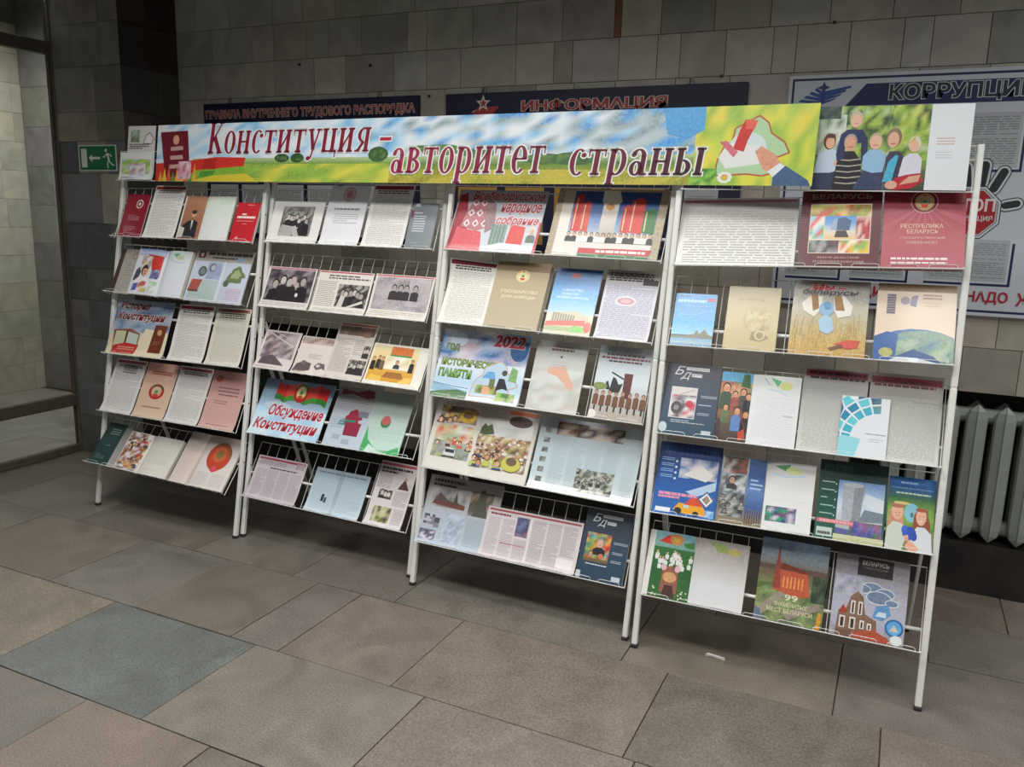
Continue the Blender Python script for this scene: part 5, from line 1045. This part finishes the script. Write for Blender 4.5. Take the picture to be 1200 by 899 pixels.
def A_(a):
    a.al = .45
    a.g(0, .3, 1, 1, ['5A8A3C', '7CA04A', '6A9440', '2E5A3C', '24548C', '2E6AB0']); a.g(0, 0, 1, .3, ['6A7A4A', '7A8A50']); a.b(.25, .9, .85, .95, 1, '8AA8D4', .5); a.b(.06, .83, .95, .87, 1, '6A8CB8', .4); a.b(.12, .76, .9, .8, 1, 'B8CCB4', .5); a.e(.52, .52, .16, '7CB4C4', .13); a.r(.5, .46, .56, .52, '3E6A6A')
    a.p([(.02, .2), (.04, .52), (.14, .6), (.3, .56), (.4, .3), (.34, .2)], 'B8886A'); a.e(.22, .52, .13, 'D5A58C', .115); a.e(.22, .6, .16, '9E6A54', .035); a.e(.3, .64, .18, 'C8B878', .02); a.p([(0, 0), (.02, .28), (.14, .38), (.34, .36), (.44, .2), (.36, 0)], 'C0C6BC')
    a.p([(.54, .2), (.58, .5), (.68, .6), (.84, .58), (.92, .4), (.94, .22)], '8A4A34'); a.e(.73, .48, .11, 'DBAC94', .12); a.e(.73, .57, .13, '9A4A38', .025); a.p([(.5, 0), (.54, .24), (.66, .34), (.82, .34), (.96, .26), (1, 0)], 'C9CED2'); a.e(.5, .24, .15, '2E4EA4', .09); a.e(.4, .28, .07, '3A5AB8', .06); a.e(.6, .2, .07, '2A48A0', .06); a.p([(.42, .06), (.5, .15), (.58, .12), (.74, .04), (.62, 0), (.46, .02)], 'D69E84'); a.p([(.38, .2), (.48, .22), (.5, .14), (.42, .13)], 'CF9A80')
    a.l([(.18, .5), (.2, .5)], .02, '4A342C'); a.l([(.25, .5), (.27, .5)], .02, '4A342C'); a.l([(.69, .49), (.71, .49)], .02, '4A342C'); a.l([(.76, .49), (.78, .49)], .02, '4A342C'); a.l([(.7, .42), (.77, .42)], .018, 'E8DCD8'); a.l([(.19, .46), (.26, .46)], .015, 'B06A60')
mag(3, 4, .827, .978, .252, A_, 'magazine with two girls holding blue flowers, right end of fourth shelf', base='5A8A3C', T=.004)

def A_(a):
    a.al = .45
    a.r(0, 0, .06, 1, 'D6D6D0'); a.g(.06, 0, .47, 1, ['2E5A34', '3A6A3C', '6A9474', '7AA4B0']); a.p([(.1, .84), (.2, .96), (.26, .92), (.24, .82)], 'B83A2E'); a.e(.28, .9, .07, 'C07A4A', .085); a.e(.28, .9, .04, 'B8983C', .05); a.p([(.35, .86), (.46, .9), (.46, .8), (.38, .8)], '3E7A3C'); a.g(.06, .0, .47, .76, ['3E6638', '2E5E34', '356A3A'])
    for i in range(22): u, v = .09+.36*a.rd.random(), .48+.24*a.rd.random(); a.p([(u-.016, v-.08), (u-.02, v-.02), (u, v), (u+.02, v-.02), (u+.016, v-.08)], 'D4D8D4'); a.e(u, v+.015, .011, 'C8A088', None, 6)
    a.p([(.17, .1), (.18, .42), (.26, .5), (.34, .42), (.35, .1), (.26, .03)], '8A5A48'); a.e(.26, .32, .07, 'C49468', .08); a.p([(.2, .02), (.22, .2), (.3, .2), (.33, .02)], '4A3230'); a.e(.19, .46, .03, 'D0B0B4', .05); a.e(.33, .46, .03, 'D0B0B4', .05)
    for i in range(16): u, v = (.07+.12*a.rd.random(), .02+.14*a.rd.random()) if i % 2 else (.36+.1*a.rd.random(), .02+.12*a.rd.random()); a.e(u, v, .009, 'C8D0B8', None, 5)
    a.g(.47, 0, 1, 1, ['D4D5D6', 'D0D1D3', 'B0ACA8', '948E88']); a.p([(.6, .97), (.76, .95), (.84, .84), (.72, .82)], '8A9A5A'); a.e(.86, .86, .06, 'B4A868', .06); a.b(.82, .45, .92, .47, 1, 'B4B6B8')  # white page's dark upper end is shade put into the paper colour
openb(3, 5, .0125, .383, .246, A_, 'open magazine with a green page of people in white, left end of lowest shelf', g=.47, T=.016, cover='C4C2BC', name='open_magazine', cat='magazine', gloss=True)
def A_(a):
    a.al = .45
    a.g(0, 0, 1, 1, ['3E5A34', '5A6E42', '6E7A4E', '6A5A48', '7E8A90', '7E97AE']); a.m(0, 0, 1, .45, ['5A6E3C', '6E8250', '4A5A38', '7E8A5E', '5E6A48'], 7, 5); a.p([(0, .1), (.5, .5), (.56, .46), (.1, .04)], '8E8678'); a.p([(.4, .12), (.9, .3), (.98, .24), (.5, .04)], '8A7E72'); a.p([(0, 0), (.14, 0), (.08, .12), (0, .14)], '5E6E7C'); a.r(0, .62, 1, .68, '5E4E44')
    a.p([(.24, .38), (.26, .64), (.32, .68), (.72, .62), (.78, .36), (.6, .32)], 'B0563A'); a.p([(.26, .64), (.34, .72), (.7, .66), (.72, .62)], '74382C'); a.p([(.22, .4), (.25, .74), (.275, .96), (.3, .74), (.34, .4)], '8A4034')
    for i in range(6): a.r(.37+.055*i, .42, .395+.055*i, .56, 'D88A4C')
    a.m(.8, .3, 1, .62, ['2E3A30', '3E4A38', '4A5A40'], 3, 4); a.t('99', .42, .27, .62, .345, 'D4D4B4', .02); a.t('ЗНАМЕНИТЫХ', .28, .19, .76, .245, 'D0CCA4', .01); a.t('МЕСТ БЕЛАРУСИ', .18, .115, .85, .17, 'D0CCA4', .01); a.p([(.9, .0), (.93, .2), (.98, .18), (.97, 0)], 'C48A2E')
mag(3, 5, .424, .656, .292, A_, 'book cover with a red brick church at dusk, right half of lowest shelf', 'paperback_book', 'book', base='5A6E42', T=.008)
def A_(a):
    a.al = .45
    a.g(0, 0, 1, 1, ['8E8A92', 'A8A8B8', 'A4A6B4', '8C8A90', '7C7878']); a.r(.3, .76, .78, .98, '2E2A2C'); a.t('БЕЛАРУСЬ', .36, .89, .72, .945, 'B4AEAA', .02); a.t('ТУРИСТИЧЕСКАЯ', .37, .845, .70, .87, '8A8482', 0)
    for u, v, r in ((.52, .62, .14), (.7, .58, .12), (.4, .6, .1), (.62, .52, .16), (.8, .48, .08)): a.e(u, v, r+.012, 'C8CCD4', r*.45+.012, 14); a.e(u, v, r, '6A7C94', r*.45, 14)
    a.m(.02, .5, .4, .74, ['A8A8B8', 'B8B8C6', '8E8E9C'], 4, 3); a.p([(.08, .06), (.1, .3), (.2, .34), (.26, .5), (.34, .56), (.42, .5), (.46, .3), (.62, .24), (.64, .06)], '7A5E4C'); a.p([(.1, .28), (.16, .38), (.22, .28)], 'A03A30')
    for u0, v0, u1, v1 in ((.12, .1, .2, .24), (.26, .28, .32, .44), (.36, .28, .42, .44), (.26, .1, .34, .24), (.4, .12, .46, .22), (.5, .12, .56, .2)): a.r(u0, v0, u1, v1, 'D4CCC4'); a.r(u0+.018, v0+.01, u1-.018, v1-.02, '3E2E2A')
    a.p([(.56, .28), (.6, .42), (.76, .46), (.8, .34), (.7, .26)], '5C88B4'); a.p([(.6, .3), (.64, .36), (.74, .36), (.74, .3)], 'C0D0DE'); a.e(.86, .2, .125, '2E5C94', None, 20); a.e(.86, .2, .1, '5A9CCC', None, 18); a.p([(.8, .16), (.86, .24), (.92, .16)], 'C8BCA8'); a.p([(.3, .0), (.34, .08), (.6, .13), (.8, .06), (.82, 0)], 'A04A34'); a.e(.9, .06, .08, 'D4DCD8', .06); a.r(.08, .0, .3, .07, '6A4E3C')
mag(3, 5, .681, .918, .284, A_, 'grey book cover with drawn castle buildings and clouds, right end of lowest shelf', 'paperback_book', 'book', base='9A9AA4', T=.008)

# ---- along the top: long banner and the opened family book
BW, BH = 3.235, .284
def M2(x, v): return x/BW, v/BH
a = Art(BW, BH, 'C6D4DE'); a.al = .55
P = lambda pts, c: a.p([M2(*p) for p in pts], c)
a.g(0, .3, .87, 1, ['D4DCDE', 'C2D6E4', 'B4D0E4', '9CC4DE']); S1 = ['D8DEE2', 'A8CCE2', 'CCD8DE', '7CB4DA', 'DADFE2', 'B8D2E2', 'D4DCE0']; S2 = ['8A9CA4', '4E94CC', 'B0BEC4', '7E9498', '3E86C4', 'A8B8BC', 'C4CED2']
a.m(0, .40, .89, 1, lambda u: S2 if a.rd.random() < (u-.45)*2.2 else S1, 52, 6)
a.g(.08, 0, .87, .4, ['A8B048', '9CAE4A', '7E9C48', '6E8E44', 'A8BC8A']); a.m(.1, 0, .45, .3, ['B8C04A', '8CB048', 'D0C850', '7A9A44', 'A4B44A'], 16, 3); a.m(.45, 0, .87, .24, ['B4A848', '9A9A3C', 'A8A040', '8A8A38'], 18, 2); a.g(.5, .2, .87, .36, ['7E8C3A', '5E7C38', '8EA078'])
for x, v, rx, rv, c in ((.838, .112, .045, .02, '2E4A30'), (.931, .112, .04, .022, '35502F'), (1.391, .125, .055, .034, '3E5C36'), (1.62, .15, .05, .012, '6A8458'), (1.72, .14, .11, .024, '5C7A4A'), (1.9, .125, .08, .02, '547246'), (2.2, .1, .1, .022, '4E6A40'), (2.33, .1, .1, .026, '46623C'), (2.6, .08, .12, .012, '5E7440')):
    a.e(x/BW, v/BH, rx/BW, c, rv/BH, 12)
    a.m((x-rx*.7)/BW, (v-rv*.5)/BH, (x+rx*.7)/BW, (v+rv*.6)/BH, [c, '3A5632', '5C7A44'], 4, 2)
# flag, booklet and flowers at the left end
P([(.0, .0), (.0, .09), (.2, .1), (.42, .12), (.61, .116), (.6, .06), (.3, .03), (.2, .0)], 'C4362C'); P([(.2, .0), (.28, .055), (.6, .075), (.62, .03), (.5, .02), (.3, .0)], '7CA83C'); P([(.25, 0), (.4, .03), (.62, .04), (.7, .0)], 'CBBE3E'); P([(.32, .06), (.42, .06), (.42, .115), (.34, .11)], 'A82A24'); P([(.3, .02), (.4, .03), (.42, .055), (.32, .05)], '4E8A34')
P([(.069, .018), (.244, .031), (.214, .253), (.021, .248)], '6A1C2A'); a.e(.135/BW, .208/BH, .022/BW, 'C89A84', .024/BH)
for v in (.165, .12, .075): P([(.10, v-.012), (.19, v-.008), (.185, v+.012), (.098, v+.008)], 'B8908C')
for i in range(9): P([(.02+.03*i, .0), (.035+.03*i, .05+.02*(i % 3)), (.05+.03*i, .0)], ['D8A83C', 'E0B84A', 'C8582E', '4E8A3A'][i % 4])
a.m(.16/BW, .01/BH, .25/BW, .1/BH, ['C890A0', 'D8B0B8', 'A85A6A', 'D8D0D4'], 4, 4)
# map, envelope and hand at the right end
a.g(2.81/BW, 0, 1, 1, ['B4C23C', 'C4CC4A', 'B8BE44']); a.m(2.81/BW, 0, 1, 1, ['C8CC48', '9CB848', 'D4C84A', 'B0C450', '8AAE44'], 14, 6); P([(2.68, .3), (2.84, .3), (2.84, .2), (2.78, .17), (2.7, .19)], '4E94C8')
mp = [(3.02+.135*x, .128+.125*y) for x, y in MAP]; P(mp, 'A4C49A'); a.l([M2(*p) for p in mp+mp[:1]], .006/BW, 'A8563A'); a.e(3.0/BW, .13/BH, .07/BW, 'C4D2D0', .06/BH)
P([(2.9, .1), (2.93, .15), (3.06, .14), (3.07, .08), (2.93, .06)], 'D4D6D4'); P([(2.95, .13), (2.97, .2), (2.985, .235), (3.03, .23), (3.0, .16), (2.99, .12)], 'B8302C'); P([(2.985, .235), (3.03, .23), (3.02, .2), (2.99, .2)], 'D05A4A'); P([(2.9, .155), (2.925, .16), (2.97, .12), (2.955, .1)], 'C06870')
P([(3.03, .12), (3.05, .14), (3.1, .11), (3.13, .07), (3.1, .04), (3.06, .06)], 'C88E74'); P([(3.08, .05), (3.12, .08), (3.15, .06), (3.11, .02)], 'D5DADC'); P([(3.1, .03), (3.14, .07), (3.22, .02), (3.23, 0), (3.1, .0)], '3E5A7A')
for x, v in ((2.93, .028), (2.86, .012)):
    for k in range(10): t = k*.628; a.e((x+.02*math.cos(t))/BW, (v+.016*math.sin(t))/BH, .009/BW, 'D8DAD0', .006/BH, 6)
    a.e(x/BW, v/BH, .01/BW, 'D8A83C', .009/BH, 8)
a.m(2.8/BW, 0, 2.9/BW, .06/BH, ['5E9A3C', '3E7A34', '8AB44A', 'B0C850'], 4, 3)
a.al = 1
serif_text(a, 'Конституция', .358, .137, 1.352, .152, '7E2436', 'DCE2E4', .1, .035)
serif_text(a, '–', 1.385, .142, 1.475, .15, 'A02C3C', 'DCE2E4', .1, .035)
serif_text(a, 'авторитет', 1.462, .043, 2.215, .155, '96304A', 'DADCD8', .1, .038, '6A2438')
serif_text(a, 'страны', 2.312, .036, 2.860, .142, '6A2236', 'DADCD6', .1, .038, '3E1A26')
bM = Matrix.Translation((.3, .2485, 1.7415)) @ Matrix.Rotation(-.0236, 4, 'Z') @ Matrix.Rotation(R(82), 4, 'X')
bm = bmesh.new(); box(bm, 0, 0, -.0012, BW, BH, 0)
ban = mk('banner', bm, M_CARD); ban.matrix_world = bM
mk('banner_print', a.mesh(lambda x, y: (x, y, 0), z0=.0002, eps=1.5e-5), M_GLOSS, ban)
tag(ban, 'long colour banner with maroon lettering over a meadow, along the tops of the racks', 'banner')

def A_(a):
    a.al = .45
    a.g(0, 0, .74, 1, ['4E5E40', '6E8A4A', '7C9A48', '5E7A3C']); a.m(0, .35, .74, 1, ['4E6A34', '8AA84A', 'A4BC54', '3A5230', '6E8E40', 'B8C89A', '2E4430', '9CB44E'], 18, 9); a.m(.0, .42, .2, .9, ['B8C4B0', '7E8E70', 'C8D0C4', '5A6A54'], 5, 5); a.m(.0, .85, .16, 1, ['3A4A48', '2E3E3C', '4A5A50'], 3, 2); a.m(.5, .55, .73, 1, ['A8BC50', '5E7A38', '3E5A30', '8AA848', 'C0CC6A'], 7, 6)
    a.g(0, 0, .74, .24, ['39453A', '56644A'])
    a.p([(.0, .0), (.01, .2), (.08, .26), (.2, .22), (.22, .0)], '333C52'); a.p([(.01, .2), (.03, .42), (.08, .48), (.14, .48), (.19, .4), (.19, .24), (.12, .2)], 'B4C2D2'); a.p([(.15, .36), (.21, .3), (.2, .25), (.14, .3)], 'CFA48A')
    a.e(.1, .58, .042, '553628', .1); a.e(.105, .565, .03, 'D2A284', .075); a.p([(.06, .62), (.14, .62), (.13, .67), (.08, .67)], '553628')
    a.p([(.14, .0), (.16, .32), (.2, .46), (.27, .46), (.32, .34), (.34, .0)], '2A282C')
    for v in (.08, .15, .22, .29, .36): a.l([(.16, v), (.24, v-.012), (.325, v+.008)], .009, '9C9890')
    a.p([(.15, .42), (.17, .66), (.21, .72), (.31, .72), (.35, .62), (.36, .36), (.32, .32), (.31, .56), (.21, .56), (.2, .36), (.16, .34)], '2E3558'); a.e(.24, .57, .044, '9A8E86', .1); a.e(.24, .55, .037, 'CB9C80', .09); a.l([(.222, .51), (.258, .51)], .007, 'A8685C')
    a.e(.265, .84, .044, 'BCAE94', .1); a.e(.265, .82, .034, 'D9B097', .08); a.l([(.25, .79), (.28, .79)], .006, 'B07A6C')
    a.p([(.28, .0), (.34, .22), (.44, .26), (.5, .2), (.5, .0)], '38425E'); a.p([(.33, .24), (.33, .4), (.37, .48), (.44, .48), (.49, .4), (.48, .22), (.4, .2)], '8FB4D2'); a.e(.405, .58, .044, 'B0A088', .1); a.e(.405, .565, .036, 'DAB096', .085); a.l([(.388, .53), (.422, .53)], .008, 'B4705F')
    a.p([(.46, .1), (.48, .38), (.5, .46), (.56, .46), (.6, .38), (.6, .1)], '3A3A4C'); a.p([(.47, .1), (.5, .34), (.545, .42), (.56, .4), (.53, .1)], '4AA4C2'); a.e(.52, .62, .05, '82705A', .12); a.e(.517, .595, .036, 'D6A88C', .095); a.l([(.5, .55), (.535, .55)], .007, 'A8584F')
    a.p([(.57, .16), (.59, .38), (.63, .43), (.68, .43), (.71, .36), (.71, .14)], 'CFD0DA'); a.e(.655, .54, .04, 'CDCABA', .095); a.p([(.62, .56), (.66, .64), (.65, .54)], 'C8A838'); a.e(.652, .515, .032, 'D9B095', .07)
    a.p([(.5, .03), (.55, .14), (.62, .18), (.71, .2), (.73, .1), (.66, .02), (.56, .0)], 'B02F38'); a.p([(.58, .06), (.64, .16), (.71, .18), (.7, .1)], 'CDA086'); a.e(.53, .06, .04, 'D0A088', .05)
    a.r(.478, 0, .481, 1, '7A8A60'); a.g(.74, 0, 1, 1, ['DADEE2', 'DCE1E5', 'DADFE3']); a.b(.79, .52, .9, .62, 3, 'C8A898', .4); a.b(.79, .36, .89, .46, 3, 'BCC0C6', .3)
a0 = openb(3, 0, .466, .952, .284, A_, 'open album with a photo of a smiling family, at the right end of the banner', g=.48, T=.012, cover='8A7A68', cat='book', gloss=True)
a0.matrix_world = put(3, 0, .466, .001)
